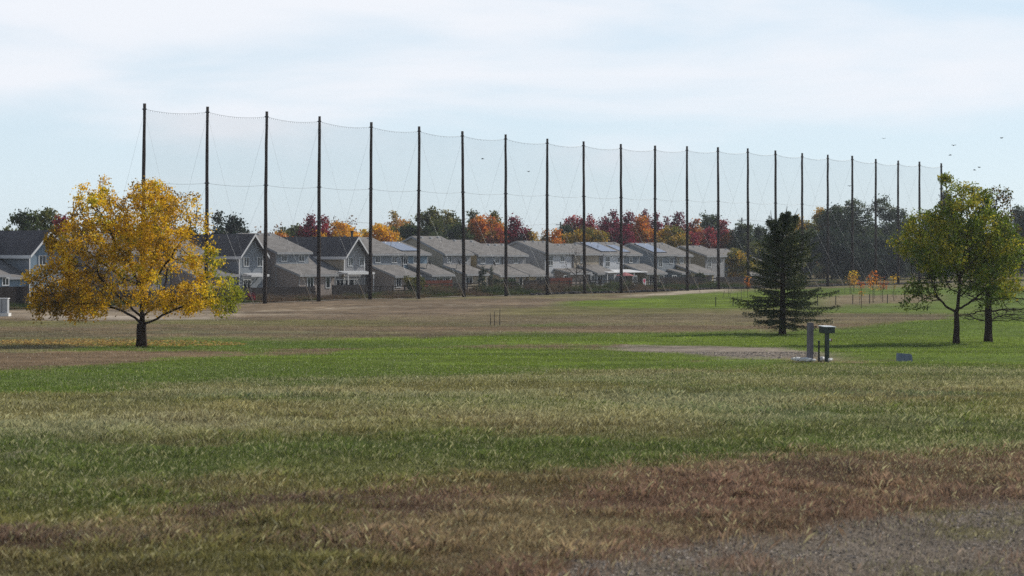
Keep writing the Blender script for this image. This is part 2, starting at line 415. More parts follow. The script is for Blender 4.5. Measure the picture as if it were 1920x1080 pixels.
    # gravelly bare soil, bottom right
    gt_ = [(0, 1400), (950, 1110), (1150, 1060), (1250, 1030), (1400, 1000), (1600, 972), (1920, 935)]
    gm = band(gt_, W(4000), 8, 60)
    put(gm, GR['gravel'] * .74, .04, .42)
    put(gm * sstep(.5, .6, .5 * n2 + .5 * n4) * .9, GR['rust'] * .75, .07, 1.2)
    put(gm * sstep(.58, .7, fbm(X / .6, D / .7, 97)) * .6, GR['olive'] * .72, .07, .8)
    # general variation
    g = (.78 + .44 * n2 + .28 * (n4 - .5)) * np.where(D > 60, .82 + .34 * sstep(.35, .65, fbm(X / 11, D / 2.6, 171, 4)), 1)
    c = c * g[:, None]
    return c, h, den, fp

# ---------------------------------------------------------------- terrain
def make_ground():
    nr, nc = 560, 420
    s = 7 * (5200 / 7) ** (np.linspace(0, 1, nr)); Dv = s - 9
    t = np.linspace(-1, 1, nc); a = (np.abs(t) ** 1.25) * np.sign(t) * .75
    Dg = np.repeat(Dv[:, None], nc, 1); Xg = a[None, :] * (s[:, None] + 14)
    X = Xg.ravel(); D = Dg.ravel()
    Z = ground_z(X, D)
    c, h, den, fp = cover(X, D)
    me = grid_mesh('ground', np.stack([X, D, Z], -1), nr, nc, c)
    m, nt, out = mat_base('ground_soil_and_turf'); L = nt.links.new
    at_ = nt.nodes.new('ShaderNodeAttribute'); at_.attribute_name = 'Col'
    bs = nt.nodes.new('ShaderNodeBsdfPrincipled'); bs.inputs['Roughness'].default_value = .95; bs.inputs['Specular IOR Level'].default_value = .05
    tc = nt.nodes.new('ShaderNodeTexCoord')
    n1 = nt.nodes.new('ShaderNodeTexNoise'); n1.inputs['Scale'].default_value = 1.1; n1.inputs['Detail'].default_value = 9; n1.inputs['Roughness'].default_value = .68
    L(tc.outputs['Object'], n1.inputs['Vector'])
    n2 = nt.nodes.new('ShaderNodeTexNoise'); n2.inputs['Scale'].default_value = 14; n2.inputs['Detail'].default_value = 4; L(tc.outputs['Object'], n2.inputs['Vector'])
    mr = nt.nodes.new('ShaderNodeMapRange'); mr.inputs[1].default_value = .3; mr.inputs[2].default_value = .7; mr.inputs[3].default_value = .62; mr.inputs[4].default_value = 1.3; L(n1.outputs['Fac'], mr.inputs[0])
    mr2 = nt.nodes.new('ShaderNodeMapRange'); mr2.inputs[1].default_value = .3; mr2.inputs[2].default_value = .7; mr2.inputs[3].default_value = .7; mr2.inputs[4].default_value = 1.3; L(n2.outputs['Fac'], mr2.inputs[0])
    mm = nt.nodes.new('ShaderNodeMath'); mm.operation = 'MULTIPLY'; L(mr.outputs[0], mm.inputs[0]); L(mr2.outputs[0], mm.inputs[1])
    vm = nt.nodes.new('ShaderNodeVectorMath'); vm.operation = 'SCALE'; L(at_.outputs['Color'], vm.inputs[0]); L(mm.outputs[0], vm.inputs['Scale'])
    L(vm.outputs[0], bs.inputs['Base Color'])
    b = nt.nodes.new('ShaderNodeBump'); b.inputs['Strength'].default_value = .9; b.inputs['Distance'].default_value = .09
    L(n1.outputs['Fac'], b.inputs['Height']); L(b.outputs[0], bs.inputs['Normal'])
    L(bs.outputs[0], out.inputs[0])
    o = link('ground', me, m); tag(o, kind='structure')
make_ground()

def make_grass():
    n = 2200000
    D = 8.5 + 51.5 * RNG.random(int(n * .66)) ** 1.35; D = np.concatenate([D, RNG.uniform(60, 165, n - len(D))])
    X = RNG.uniform(-.325, .325, n) * (D + 3)
    jt = np.clip(D / 26, .5, 2.5)
    c, h, den, fp = cover(X + RNG.normal(0, .38, n) * jt, D + RNG.normal(0, .55, n) * jt)
    den = np.minimum(den, cover(X, D)[2] * 1.6)
    keep = RNG.random(n) < den / 1.4
    X, D, c, h, fp = X[keep], D[keep], c[keep], h[keep], fp[keep]; n = len(X)
    # clumping
    cl = fbm(X / .35, D / .35, 13, 2)
    h = h * (.25 + 1.7 * cl ** 1.3) * RNG.uniform(.5, 1.4, n)
    Z = ground_z(X, D) - .002
    far = np.clip(D / 22, .8, 4.0)
    w = .0025 * far * RNG.uniform(.6, 1.4, n)
    h = h * np.clip(D / 70, 1, 1.6) * .62 * np.clip(.85 + D / 90, .9, 1)
    ang = RNG.uniform(0, 2 * PI, n)
    wx = np.cos(ang) * w; wy = np.sin(ang) * w
    la = RNG.uniform(0, 2 * PI, n); ll = h * RNG.uniform(.05, 1.0, n) ** 1.3
    lx = np.cos(la) * ll + h * .08; ly = np.sin(la) * ll
    V = np.zeros((n, 4, 3))
    V[:, 0] = np.stack([X - wx, D - wy, Z], -1); V[:, 1] = np.stack([X + wx, D + wy, Z], -1)
    V[:, 2] = np.stack([X + lx * .45 + wx * .8, D + ly * .45 + wy * .8, Z + h * .7], -1)
    V[:, 3] = np.stack([X + lx, D + ly, Z + h * .98], -1)
    r = RNG.random(n)
    cc = c * RNG.uniform(.55, 1.5, n)[:, None] * (.5 + 1.1 * cl)[:, None]
    cc *= 1.22; st = (r < fp * np.where(D > 58, .4, 1)); cc[st] = cc[st] * .3 + (GR['straw'] * .75 + GR['glint_silver'] * .5) * RNG.uniform(.6, 1.2, st.sum())[:, None]  # pale blades: dry straw tone mixed with sun glint painted as colour
    cc = np.repeat(cc[:, None, :], 4, 1)
    me = np_mesh('grass', V.reshape(-1, 3), 4, cc.reshape(-1, 3))
    o = link('grass', me, M['blade'])
    tag(o, 'rough green and dry grass covering the open field', 'grass', kind='stuff')
    # pebbles on the bare ground, lower right
    n = 90000
    D = RNG.uniform(8.5, 24, n); X = RNG.uniform(-.08, .33, n) * D
    px = CX + F * X / D; dn_ = cover(X, D)[2]
    top = np.interp(px, [950, 1150, 1250, 1400, 1600, 1920], [1110, 1060, 1030, 1000, 972, 935])
    k = (RNG.random(n) > dn_ * .95) & (px > 700) & (dn_ < .95)
    X, D = X[k], D[k]
    D2 = RNG.uniform(66, 84, 6000); X2 = pd(RNG.uniform(1130, 1540, 6000), D2)
    c, h, den, _ = cover(X2, D2); k = den < .3
    X = np.concatenate([X, X2[k]]); D = np.concatenate([D, D2[k]])
    n = len(X); Z = ground_z(X, D)
    s = np.where(D > 50, .028, .0065) * RNG.uniform(.35, 2.4, n)
    tri = np.array([[1, 0, -.3], [-.5, .87, -.3], [-.5, -.87, -.3], [0, 0, .7]])
    rot = RNG.uniform(0, 2 * PI, n); cr, sr = np.cos(rot)[:, None], np.sin(rot)[:, None]
    T = np.zeros((n, 4, 3)); T[:, :, 0] = tri[:, 0] * cr - tri[:, 1] * sr; T[:, :, 1] = tri[:, 0] * sr + tri[:, 1] * cr; T[:, :, 2] = tri[:, 2]
    T = T * s[:, None, None] * RNG.uniform(.5, 1.8, (n, 1, 3)) * np.array([1, 1, .45]) + np.stack([X, D, Z + .004], -1)[:, None, :]
    f = T[:, [[0, 1, 3], [1, 2, 3], [2, 0, 3]]].reshape(-1, 3)
    cc = np.repeat((np.array(lin(162, 150, 138)) * RNG.uniform(.35, 1.15, (n, 1)) ** 1.5), 9, 0)
    o = link('gravel', np_mesh('gravel', f, 3, cc), M['needle'])
    tag(o, 'pale gravel and wood chips scattered on the bare soil', 'gravel', kind='stuff')
make_grass()

# ---------------------------------------------------------------- trees
def colonize(pts, nodes, parents, step, infl, kill, iters=120, trop=(0, 0, .05), rng=None):
    nodes = [np.array(p, float) for p in nodes]; parents = list(parents)
    pts = np.asarray(pts, float); alive = np.ones(len(pts), bool)
    A = np.array(nodes)
    d = np.linalg.norm(pts[:, None] - A[None], axis=2); ni = d.argmin(1); nd = d.min(1)
    trop = np.array(trop)
    for it in range(iters):
        idx = np.where(alive & (nd < infl))[0]
        if len(idx) == 0: break
        A = np.array(nodes)
        g = ni[idx]; dv = pts[idx] - A[g]; dv /= (np.linalg.norm(dv, axis=1, keepdims=True) + 1e-9)
        u, inv = np.unique(g, return_inverse=True)
        S = np.zeros((len(u), 3)); np.add.at(S, inv, dv)
        S /= (np.linalg.norm(S, axis=1, keepdims=True) + 1e-9)
        S = S + trop + rng.normal(0, .16, S.shape); S /= (np.linalg.norm(S, axis=1, keepdims=True) + 1e-9)
        new = A[u] + S * step
        b = len(nodes)
        nodes.extend(list(new)); parents.extend(u.tolist())
        pi = np.where(alive)[0]
        d = np.linalg.norm(pts[pi][:, None] - new[None], axis=2); m = d.min(1); am = d.argmin(1) + b
        up = m < nd[pi]; nd[pi[up]] = m[up]; ni[pi[up]] = am[up]
        alive &= nd > kill
    return np.array(nodes), np.array(parents)

def radii(nodes, parents, r0, e=2.3, rmax=9):
    r = np.zeros(len(nodes)); acc = np.zeros(len(nodes))
    for i in range(len(nodes) - 1, -1, -1):
        r[i] = min(rmax, max(r0, acc[i] ** (1 / e)))
        if parents[i] >= 0: acc[parents[i]] += r[i] ** e
    return r

def branch_mesh(nodes, parents, r, k=5, minr=0):
    i = np.where((parents >= 0) & (r >= minr))[0]; p = parents[i]
    a, b = nodes[p], nodes[i]; rb = r[i]; ra = np.minimum(r[p], rb * 1.35)
    d = b - a; ln = np.linalg.norm(d, axis=1, keepdims=True); d = d / (ln + 1e-9)
    a = a - d * ra[:, None] * .3
    ref = np.where((np.abs(d[:, 0:1]) < .8), np.array([[1., 0, 0]]), np.array([[0., 1, 0]]))
    s = np.cross(d, ref); s /= np.linalg.norm(s, axis=1, keepdims=True); t = np.cross(d, s)
    an = np.arange(k) * 2 * PI / k
    ringA = a[:, None] + (s[:, None] * np.cos(an)[None, :, None] + t[:, None] * np.sin(an)[None, :, None]) * ra[:, None, None]
    ringB = b[:, None] + (s[:, None] * np.cos(an)[None, :, None] + t[:, None] * np.sin(an)[None, :, None]) * rb[:, None, None]
    j = np.arange(k); q = (j + 1) % k
    return np.stack([ringA[:, j], ringA[:, q], ringB[:, q], ringB[:, j]], 2).reshape(-1, 3)

def leaf_quads(cent, size, rng, droop=0., elong=1.6):
    n = len(cent)
    d = rng.normal(0, 1, (n, 3)); d[:, 2] -= droop; d /= np.linalg.norm(d, axis=1, keepdims=True)
    e = rng.normal(0, 1, (n, 3)); s = np.cross(d, e); s /= np.linalg.norm(s, axis=1, keepdims=True)
    sz = (size * rng.uniform(.6, 1.4, n))[:, None]
    return np.stack([cent - d * sz * .5 * elong, cent + s * sz * .42 - d * sz * .05, cent + d * sz * .5 * elong, cent - s * sz * .42 - d * sz * .05], 1).reshape(-1, 3)

def lobe_points(lobes, n, rng, shell=.45):
    vol = np.array([l[3] * l[4] * l[5] for l in lobes]) ** .8; vol = vol / vol.sum()
    out = []
    for l, f in zip(lobes, vol):
        k = max(2, int(n * f)); d = rng.normal(0, 1, (k, 3)); d /= np.linalg.norm(d, axis=1, keepdims=True)
        r = rng.uniform(shell ** 3, 1, (k, 1)) ** (1 / 3)
        out.append(np.array(l[:3]) + d * r * np.array(l[3:6]))
    return np.concatenate(out)

def tree(name, x, y, label, lobes, npts, palette, trunk, step=.35, infl=4, kill=.5, twig=.012, leafn=10, leafs=.09, spread=.25,
         rmax=.3, group=None, seed=1, mat='leaf', bark='bark', k=5, leaf_r=1.8, shell=.45, trop=(0, 0, .05), colfn=None, cat='tree', base=None, e=2.3,
         twigleaf=True, minr=0, dens=None, flare=True, thick=0):
    rng = np.random.default_rng(seed)
    z0 = gz(x, y) if base is None else base
    root = empty(name, (x, y, z0), 0, label, cat, group)
    pts = lobe_points(lobes, npts, rng, shell)
    nodes, parents = colonize(pts, trunk, [-1] + list(range(len(trunk) - 1)), step, infl, kill, rng=rng, trop=trop)
    r = radii(nodes, parents, twig, e, rmax)
    if thick:
        for i in range(len(trunk)): r[i] = max(r[i], thick * (1 - .45 * i / len(trunk)))
    if flare: r[0] *= 1.35
    bm = branch_mesh(nodes, parents, r, k, minr)
    tr = link('trunk', np_mesh('trunk', bm, 4), M[bark], root)
    if leafn > 0:
        tn = np.where(r < twig * leaf_r)[0]
        cn = nodes[tn]
        keepn = np.ones(len(tn), bool)
        if dens is not None: keepn = rng.random(len(tn)) < dens(cn)
        cn = cn[keepn]
        cnt = rng.integers(int(leafn * .4), int(leafn * 1.6) + 1, len(cn))
        ce = np.repeat(cn, cnt, 0); off = rng.normal(0, spread, ce.shape); off[:, 2] *= .8
        ce = ce + off
        P = np.array(palette)
        # patchy choice of colour: clump noise per node
        nn = np.repeat((vnoise(cn[:, 0] * 1.1 + cn[:, 1] * .7, cn[:, 2] * 1.1, seed) + rng.normal(0, .22, len(cn))), cnt)
        if colfn is not None: nn = nn + colfn(ce)
        ix = np.clip((nn * len(P)).astype(int), 0, len(P) - 1)
        cc = P[ix] * rng.uniform(.7, 1.3, (len(ce), 1))
        link('crown', np_mesh('crown', leaf_quads(ce, leafs, rng), 4, np.repeat(cc, 4, 0)), M[mat], root)
    return root

def L3(*cs): return [lin(*c) for c in cs]

# ---- yellow tree, left
def yellow_tree():
    D = 100.0; x = pd(265, D); sc = 36.0
    def q(px, py, dy, rx, ry, rz): return ((px - 265) / sc, dy, (650 - py) / sc, rx / sc, ry, rz / sc)
    lobes = [q(235, 410, .2, 40, 1.4, 50), q(225, 440, -1.0, 50, 1.4, 50), q(95, 582, .3, 44, 1.2, 18), q(440, 560, .1, 18, .9, 28), q(150, 590, .6, 50, 1.2, 14), q(200, 362, -.3, 26, 1.0, 30), q(168, 400, .5, 48, 1.6, 42), q(180, 395, -1.5, 44, 1.3, 45), q(285, 372, 0, 52, 1.6, 36), q(270, 395, 1.6, 66, 1.6, 50), q(345, 388, -.5, 44, 1.5, 34),
             q(365, 425, .8, 32, 1.4, 34), q(320, 430, -1.8, 55, 1.5, 50), q(120, 455, 0, 42, 1.6, 40), q(185, 470, -2.2, 60, 1.5, 50),
             q(105, 520, -.4, 62, 1.5, 26), q(78, 562, .2, 36, 1.2, 30), q(150, 545, 1.4, 60, 1.4, 40), q(175, 560, -1.5, 50, 1.3, 32),
             q(375, 490, .4, 40, 1.5, 34), q(412, 545, 0, 38, 1.4, 38), q(360, 555, -1.2, 50, 1.5, 30), q(415, 575, .5, 30, 1.1, 18), q(330, 575, .8, 45, 1.3, 20),
             q(260, 500, -2.6, 70, 1.2, 55), q(250, 480, 2.6, 70, 1.2, 60), q(240, 560, -2.4, 45, 1.0, 22), q(290, 330 + 20, .4, 26, .8, 16), q(300, 560, -2.0, 40, 1, 22)]
    trunk = [(0, 0, -.1), (.02, 0, .35), (0, 0, .8), (.02, 0, 1.2), (.05, .02, 1.55)]
    pal = L3((134, 108, 38), (176, 140, 32), (212, 168, 30), (224, 176, 30), (236, 194, 36), (240, 204, 44), (194, 180, 44), (150, 152, 42))
    cf = lambda p: np.clip((p[:, 0] - 1.2) / 8, -.12, .5) * np.clip((6.8 - p[:, 2]) / 3, 0, 1) - .04
    # limbs laid out by hand first, colonisation fills them
    nodes = list(trunk); par = [-1, 0, 1, 2, 3]
    def limb(start, pts):
        p = start; a = np.array(nodes[start])
        for b in pts:
            b = np.array(b); n = max(1, int(np.linalg.norm(b - a) / .33))
            for i in range(1, n + 1):
                w = a + (b - a) * i / n + RNG.normal(0, .03, 3); nodes.append(tuple(w)); par.append(p); p = len(nodes) - 1
            a = b
        return p
    limb(3, [(-.7, -.2, 1.75), (-1.9, -.4, 2.3), (-3.2, -.3, 2.25), (-4.4, -.2, 2.3)])
    limb(3, [(.8, -.1, 1.5), (1.7, -.2, 1.95), (2.5, -.2, 2.3), (3.6, 0, 2.6)])
    m = limb(4, [(.1, .1, 2.5), (.0, .1, 3.2)])
    limb(m, [(-.5, -.2, 4.2), (-1.3, -.3, 5.4), (-1.9, -.2, 6.8)])
    limb(m, [(.5, .2, 4.2), (.8, .1, 5.6), (.6, 0, 7.0)])
    limb(m, [(1.0, -.3, 3.9), (1.8, -.4, 5.0), (2.6, -.3, 6.2)])
    limb(m, [(-1.1, .6, 3.6), (-2.3, .5, 4.5), (-3.2, .4, 5.2)])
    limb(4, [(-.9, -1.0, 2.6), (-1.8, -1.8, 3.6)])
    limb(4, [(.9, 1.2, 2.6), (1.0, 2.2, 4.0)])
    rng = np.random.default_rng(5)
    y = D; z0 = gz(x, y)
    root = empty('yellow_tree', (x, y, z0), 0, 'broad autumn tree with bright golden yellow leaves standing alone in the field', 'tree')
    pts = lobe_points(lobes, 3700, rng, .45)
    nd, pr = colonize(pts, nodes, par, .2, 3.0, .26, 90, (0, 0, .03), rng)
    r = radii(nd, pr, .008, 2.35, .27)
    r[0] = .36; r[1] = .29; r[2] = .27; r[3] = .26
    link('trunk', np_mesh('trunk', branch_mesh(nd, pr, r, 6), 4), M['bark'], root)
    tn = nd[r < .0135]
    tn = tn[rng.random(len(tn)) < (1 - .62 * np.exp(-((tn[:, 0] ** 2 + tn[:, 1] ** 2) / 5 + (tn[:, 2] - 3.4) ** 2 / 3))) * (.4 + .8) * sstep(-.3, .55, fbm(tn[:, 0] * .9 + 3, tn[:, 2] * .9, 8, 3)) * (.42 + .75 * sstep(.3, .5, fbm(tn[:, 0] * .9 + 3, tn[:, 2] * .9 + tn[:, 1] * .5, 8, 3)))]
    cnt = rng.integers(8, 30, len(tn)); ce = np.repeat(tn, cnt, 0) + rng.normal(0, .14, (cnt.sum(), 3))
    P = np.array(pal)
    nn = np.repeat(vnoise(tn[:, 0] * 1.1 + 5, tn[:, 2] * 1.1 + tn[:, 1], 3) * .9 + rng.normal(0, .15, len(tn)), cnt) + cf(ce)
    cc = P[np.clip((nn * len(P)).astype(int), 0, len(P) - 1)] * rng.uniform(.7, 1.2, (len(ce), 1))
    link('crown', np_mesh('crown', leaf_quads(ce, .088, rng, .5), 4, np.repeat(cc, 4, 0)), M['leaf'], root)
    # fallen leaves under it
    n = 4200
    a = rng.uniform(0, 2 * PI, n); rr = rng.uniform(0, 1, n) ** .6
    lx = x - 3.5 + np.cos(a) * rr * 8.5; ly = y + 3.5 + np.sin(a) * rr * 4.5
    lz = ground_z(lx, ly) + .05 + rng.uniform(0, .05, n)
    V = leaf_quads(np.stack([lx, ly, lz], -1), .1, rng); V[:, 2] = np.repeat(lz, 4) + (V[:, 2] - np.repeat(lz, 4)) * .35
    cc = np.array(L3((196, 166, 96), (164, 130, 74), (124, 98, 64)))[rng.integers(0, 3, n)]
    o = link('fallen_leaves', np_mesh('fallen_leaves', V, 4, np.repeat(cc, 4, 0)), M['leaf'])
    tag(o, 'golden fallen leaves lying on the ground beneath the yellow tree', 'fallen leaves', kind='stuff')
yellow_tree()

# ---- right pair
def right_trees():
    D = 104.0; sc = 34.6
    def q(px, py, dy, rx, ry, rz, bx=1793, by=645): return ((px - bx) / sc, dy, (by - py) / sc, rx / sc, ry, rz / sc)
    lobes = [q(1785, 362, 0, 20, .8, 26), q(1830, 375, .3, 38, 1.3, 28), q(1800, 410, -.8, 62, 1.5, 40), q(1730, 425, 0, 40, 1.4, 32), q(1700, 462, .4, 34, 1.2, 24),
             q(1750, 480, -1.2, 60, 1.4, 38), q(1850, 440, .6, 60, 1.6, 48), q(1882, 465, -.3, 34, 1.3, 50), q(1870, 510, .8, 38, 1.3, 34), q(1800, 480, 1.6, 72, 1.3, 60),
             q(1735, 545, .2, 46, 1.2, 26), q(1715, 575, -.3, 34, .9, 14), q(1830, 530, -1.4, 46, 1.2, 30), q(1776, 346, .2, 14, .5, 12), q(1890, 535, .3, 30, 1.2, 26), q(1850, 560, -.4, 40, 1.1, 18)]
    trunk = [(0, 0, -.1), (.0, 0, .4), (.03, 0, .9), (.02, 0, 1.35), (.0, 0, 1.7)]
    pal = L3((70, 88, 32), (84, 102, 34), (98, 114, 36), (116, 128, 40), (138, 142, 42), (164, 152, 48))
    tree('green_gold_tree', pd(1793, D), D, 'olive green and gold vase shaped tree in front of a bare branched tree', lobes, 2600, pal, trunk,
         step=.22, infl=5, kill=.28, twig=.008, leafn=24, leafs=.09, spread=.16, rmax=.2, seed=21, trop=(0, 0, .16), e=2.3, k=6, leaf_r=1.7, thick=.2,
         dens=lambda p: np.clip(.42 + (p[:, 2] - 2.0) / 2.2, .2, .95))
    D2 = 107.0; sc2 = F / D2
    def w(px, py, dy, rx, ry, rz): return ((px - 1853) / sc2, dy, (640 - py) / sc2, rx / sc2, ry, rz / sc2)
    lobes = [w(1868, 372, 0, 34, 1.3, 24), w(1860, 420, .4, 50, 1.6, 40), w(1890, 470, 0, 60, 1.8, 40), w(1830, 480, .5, 45, 1.6, 40), w(1850, 540, 0, 70, 2, 30), w(1900, 560, -.5, 60, 1.8, 30),
             w(1840, 590, .5, 50, 1.8, 12), w(1905, 590, 0, 50, 1.8, 14)]
    tr = [(0, 0, -.1), (0, 0, .5), (.02, 0, 1.1), (0, 0, 1.7), (0, 0, 2.4), (0, 0, 3.1), (.02, 0, 3.9)]
    tree('bare_branched_tree', pd(1853, D2), D2, 'dark tree with thick trunk and bare lower twigs, sparse brown leaves on top', lobes, 2600,
         L3((70, 62, 38), (92, 70, 46), (104, 84, 44), (80, 84, 44)), tr, step=.2, infl=5, kill=.24, twig=.011, leafn=8, leafs=.1, spread=.16, rmax=.27, seed=31, e=2.3, k=6, leaf_r=1.5, thick=.24,
         dens=lambda p: np.clip((p[:, 2] - 3.2) / 4.5, .0, .75), trop=(0, 0, -.02))
right_trees()

# ---- spruce
def spruce():
    D = 119.0; x = pd(1467, D); z0 = gz(x, D); sc = F / D; H = 240 / sc
    rng = np.random.default_rng(44); R = random.Random(19)
    root = empty('spruce_tree', (x, D, z0), 0, 'dark blue green spruce with ragged forked top and drooping lower boughs', 'tree')
    tb = MB()
    tp = [(0, 0, -.1), (0, 0, .5), (.02, 0, 2.5), (.03, 0, 5), (.08, .02, 6.6), (.3, 0, H)]
    tb.tube(tp, [.27, .21, .17, .11, .06, .015], 8)
    # two extra leaders at the broken top
    lead = [([(.05, 0, 5.4), (-.4, .05, 6.3), (-.66, .05, 7.0), (-.72, .05, H - .25)], [.06, .045, .03, .01]), ([(.1, 0, 6.3), (.6, -.05, 7.0), (.95, -.05, H - .12)], [.05, .03, .01])]
    for p, r in lead: tb.tube(p, r, 6)
    cent = []; dirs = []; cols = []
    def bough(o, az, ln, el, droop, lift):
        n = max(5, int(ln / .14)); p = np.array(o, float); pts = [p.copy()]; d0 = np.array([math.cos(az), math.sin(az)])
        for i in range(n):
            t = (i + 1) / n
            e = el - droop * t + lift * t * t * t
            stp = ln / n
            p = p + np.array([d0[0] * math.cos(e), d0[1] * math.cos(e), math.sin(e)]) * stp
            pts.append(p.copy())
        tb.tube([tuple(q) for q in pts[::2]] + [tuple(pts[-1])], [max(.006, .03 * (1 - i / (len(pts[::2]) + 1)) * min(1, ln / 2)) for i in range(len(pts[::2]) + 1)], 4)
        side = np.array([-d0[1], d0[0], 0])
        for i, q in enumerate(pts):
            t = i / n
            if t < .12: continue
            w = .55 * min(1, ln / 2.2) * (1 - t) ** .7 + .1
            for s in (-1, 1):
                m = int(3 + w * 16)
                for j in range(m):
                    f = R.random()
                    c = q + side * s * w * f + np.array([d0[0], d0[1], 0]) * (w * f * .6) + np.array([0, 0, -.30 * f * R.random() - .05 * f])
                    cent.append(c + rng.normal(0, .03, 3)); dirs.append(side * s * .6 + np.array([d0[0], d0[1], -.25]) + rng.normal(0, .3, 3))
            for j in range(4):
                cent.append(q + np.array([0, 0, -.09 * R.random()]) + rng.normal(0, .035, 3)); dirs.append(np.array([d0[0] * .5, d0[1] * .5, -.7]) + rng.normal(0, .3, 3))
    # outline: half width at height (m)
    hz = [.75, 1.1, 1.6, 2.3, 3.2, 4.2, 5.2, 6.0, 6.8, 7.4, 8.0]; hw = [1.6, 2.9, 2.85, 2.65, 2.25, 2.1, 1.75, 1.45, .95, .45, .15]
    z = .62
    while z < 6.9:
        w = np.interp(z, hz, hw); k = 6 if z < 4.5 else 5
        a0 = R.random() * 6.28
        for j in range(k):
            az = a0 + j * 2 * PI / k + R.uniform(-.3, .3)
            ln = w * R.uniform(.42, 1.3) * (1 + .12 * math.sin(az + 2.5))
            if R.random() < .17: continue
            bough((0.02, 0, z + R.uniform(-.12, .12)), az, ln, .12 + .06 * z, .75 - .05 * z, .75)
        z += R.uniform(.23, .3) if z < 3.4 else R.uniform(.2, .27)
    for p, r in lead + [([tp[4], tp[5]], 0)]:
        for s in range(10):
            t = .12 + s / 14 * .86; seg = t * (len(p) - 1); i = min(int(seg), len(p) - 2); f = seg - i
            o = [p[i][c] * (1 - f) + p[i + 1][c] * f for c in range(3)]
            for j in range(3):
                bough(o, R.random() * 6.28, .3 * (1.3 - t) + .08, .5, .4, .3)
    tb.build('trunk', M['bark'], root)
    cent = np.array(cent); dirs = np.array(dirs); dirs /= np.linalg.norm(dirs, axis=1, keepdims=True)
    n = len(cent); e = rng.normal(0, 1, (n, 3)); s = np.cross(dirs, e); s /= np.linalg.norm(s, axis=1, keepdims=True)
    L_ = rng.uniform(.1, .2, (n, 1)); W_ = .026
    V = np.stack([cent - dirs * L_ * .5, cent + s * W_, cent + dirs * L_ * .5, cent - s * W_], 1).reshape(-1, 3)
    P = np.array(L3((44, 56, 42), (54, 66, 44), (66, 76, 46), (84, 86, 50)))
    cc = P[rng.integers(0, 4, n)] * rng.uniform(.65, 1.3, (n, 1))
    link('crown', np_mesh('crown', V, 4, np.repeat(cc, 4, 0)), M['needle'], root)
spruce()

# ---- background trees
PAL = dict(
    dk=L3((42, 54, 36), (54, 68, 42), (64, 78, 44), (78, 88, 48)),
    pine=L3((34, 46, 36), (42, 56, 42), (52, 64, 46)),
    olive=L3((72, 80, 38), (88, 94, 44), (110, 110, 50), (126, 116, 54)),
    gold=L3((196, 140, 36), (224, 168, 40), (236, 186, 46), (210, 180, 52)),
    goldolive=L3((96, 98, 36), (128, 118, 40), (168, 136, 42), (200, 160, 48)),
    orange=L3((176, 98, 44), (206, 122, 44), (214, 146, 48), (176, 136, 54)),
    peach=L3((128, 116, 64), (170, 130, 70), (196, 144, 84), (150, 128, 66)),
    burg=L3((96, 28, 50), (118, 34, 58), (136, 44, 64), (110, 44, 58)),
    crim=L3((130, 40, 60), (156, 52, 66), (170, 72, 66), (124, 46, 60)),
    redgold=L3((140, 62, 54), (160, 86, 56), (180, 126, 54), (184, 146, 56)),
    twig=L3((120, 92, 78), (136, 104, 84), (150, 120, 92)))
NAMES = dict(dk=('leafy_tree', 'dark green leafy tree'), pine=('evergreen_tree', 'near black evergreen'), olive=('leafy_tree', 'olive green tree'), gold=('autumn_tree', 'golden yellow tree'),
             goldolive=('autumn_tree', 'green and gold tree'), orange=('autumn_tree', 'orange autumn tree'), peach=('autumn_tree', 'pale peach and olive tree'), burg=('maple_tree', 'deep burgundy maple'),
             crim=('maple_tree', 'crimson maple'), redgold=('maple_tree', 'red and gold maple'), twig=('bare_tree', 'thin brownish half bare tree'))

def bg(px, ytop, hw, pal, where, v=46, shape='round', seed=None, fac=1.0, ybot=None):
    u, x, y = at(px, v); hw *= 1.4; s = F / y; seed = seed or int(px * 7 + ytop)
    H = CAMZ + (HY - ytop) / s; w = hw / s; R = random.Random(seed)
    lobes = []
    if shape == 'up':      # upright, flame like tips
        for k in range(9):
            a = R.random() * 6.28; rr = w * .62 * R.random() ** .6
            hh = H * (1 - .26 * (rr / w) - .14 * R.random())
            lobes.append((math.cos(a) * rr, math.sin(a) * rr, hh * .66, w * .3, w * .3, hh * .32))
        lobes.append((0, 0, H * .68, w * .42, w * .42, H * .32))
    elif shape == 'col':
        for k in range(5): lobes.append((R.uniform(-.2, .2) * w, R.uniform(-.2, .2) * w, H * (.25 + .16 * k), w * (1 - .14 * k), w * (1 - .14 * k), H * .16))
    else:
        for k in range(13):
            a = R.random() * 6.28; rr = w * .62 * R.random() ** .5; t = R.uniform(.34 if px < 1380 else .1, .86)
            rr *= math.sqrt(max(.1, 1 - ((t - .5) / .5) ** 2)) * 1.1
            lobes.append((math.cos(a) * rr, math.sin(a) * rr, H * t, w * R.uniform(.34, .56), w * R.uniform(.34, .56), H * R.uniform(.1, .17)))
        lobes.append((R.uniform(-.15, .15) * w, 0, H * .87, w * .36, w * .36, H * .125))
    nt_ = max(2, int(H * .28 / .6))
    trunk = [(0, 0, -.3)] + [(R.uniform(-.05, .05), 0, H * .28 * (i + 1) / nt_) for i in range(nt_)]
    vol = w * w * H
    fac = 2.2 if 1540 < px < 1760 else fac; npts = int(np.clip(vol * 5 * fac, 180, 1500))
    nm, ds = NAMES[pal]
    ln = (24 if px < 1380 else 40) if pal != 'twig' else 4
    st = max(.3, w * .12)
    return tree(nm, x, y, ds + ' ' + where, lobes, npts, PAL[pal], trunk, step=st, infl=12, kill=st * 1.25, twig=.02, leafn=ln, leafs=.25, spread=.34 if px < 1380 else .42,
                rmax=.28, group='trees beyond the houses', seed=seed, k=4, leaf_r=1.45, shell=.3, trop=(0, 0, .25 if shape == 'up' else .05))

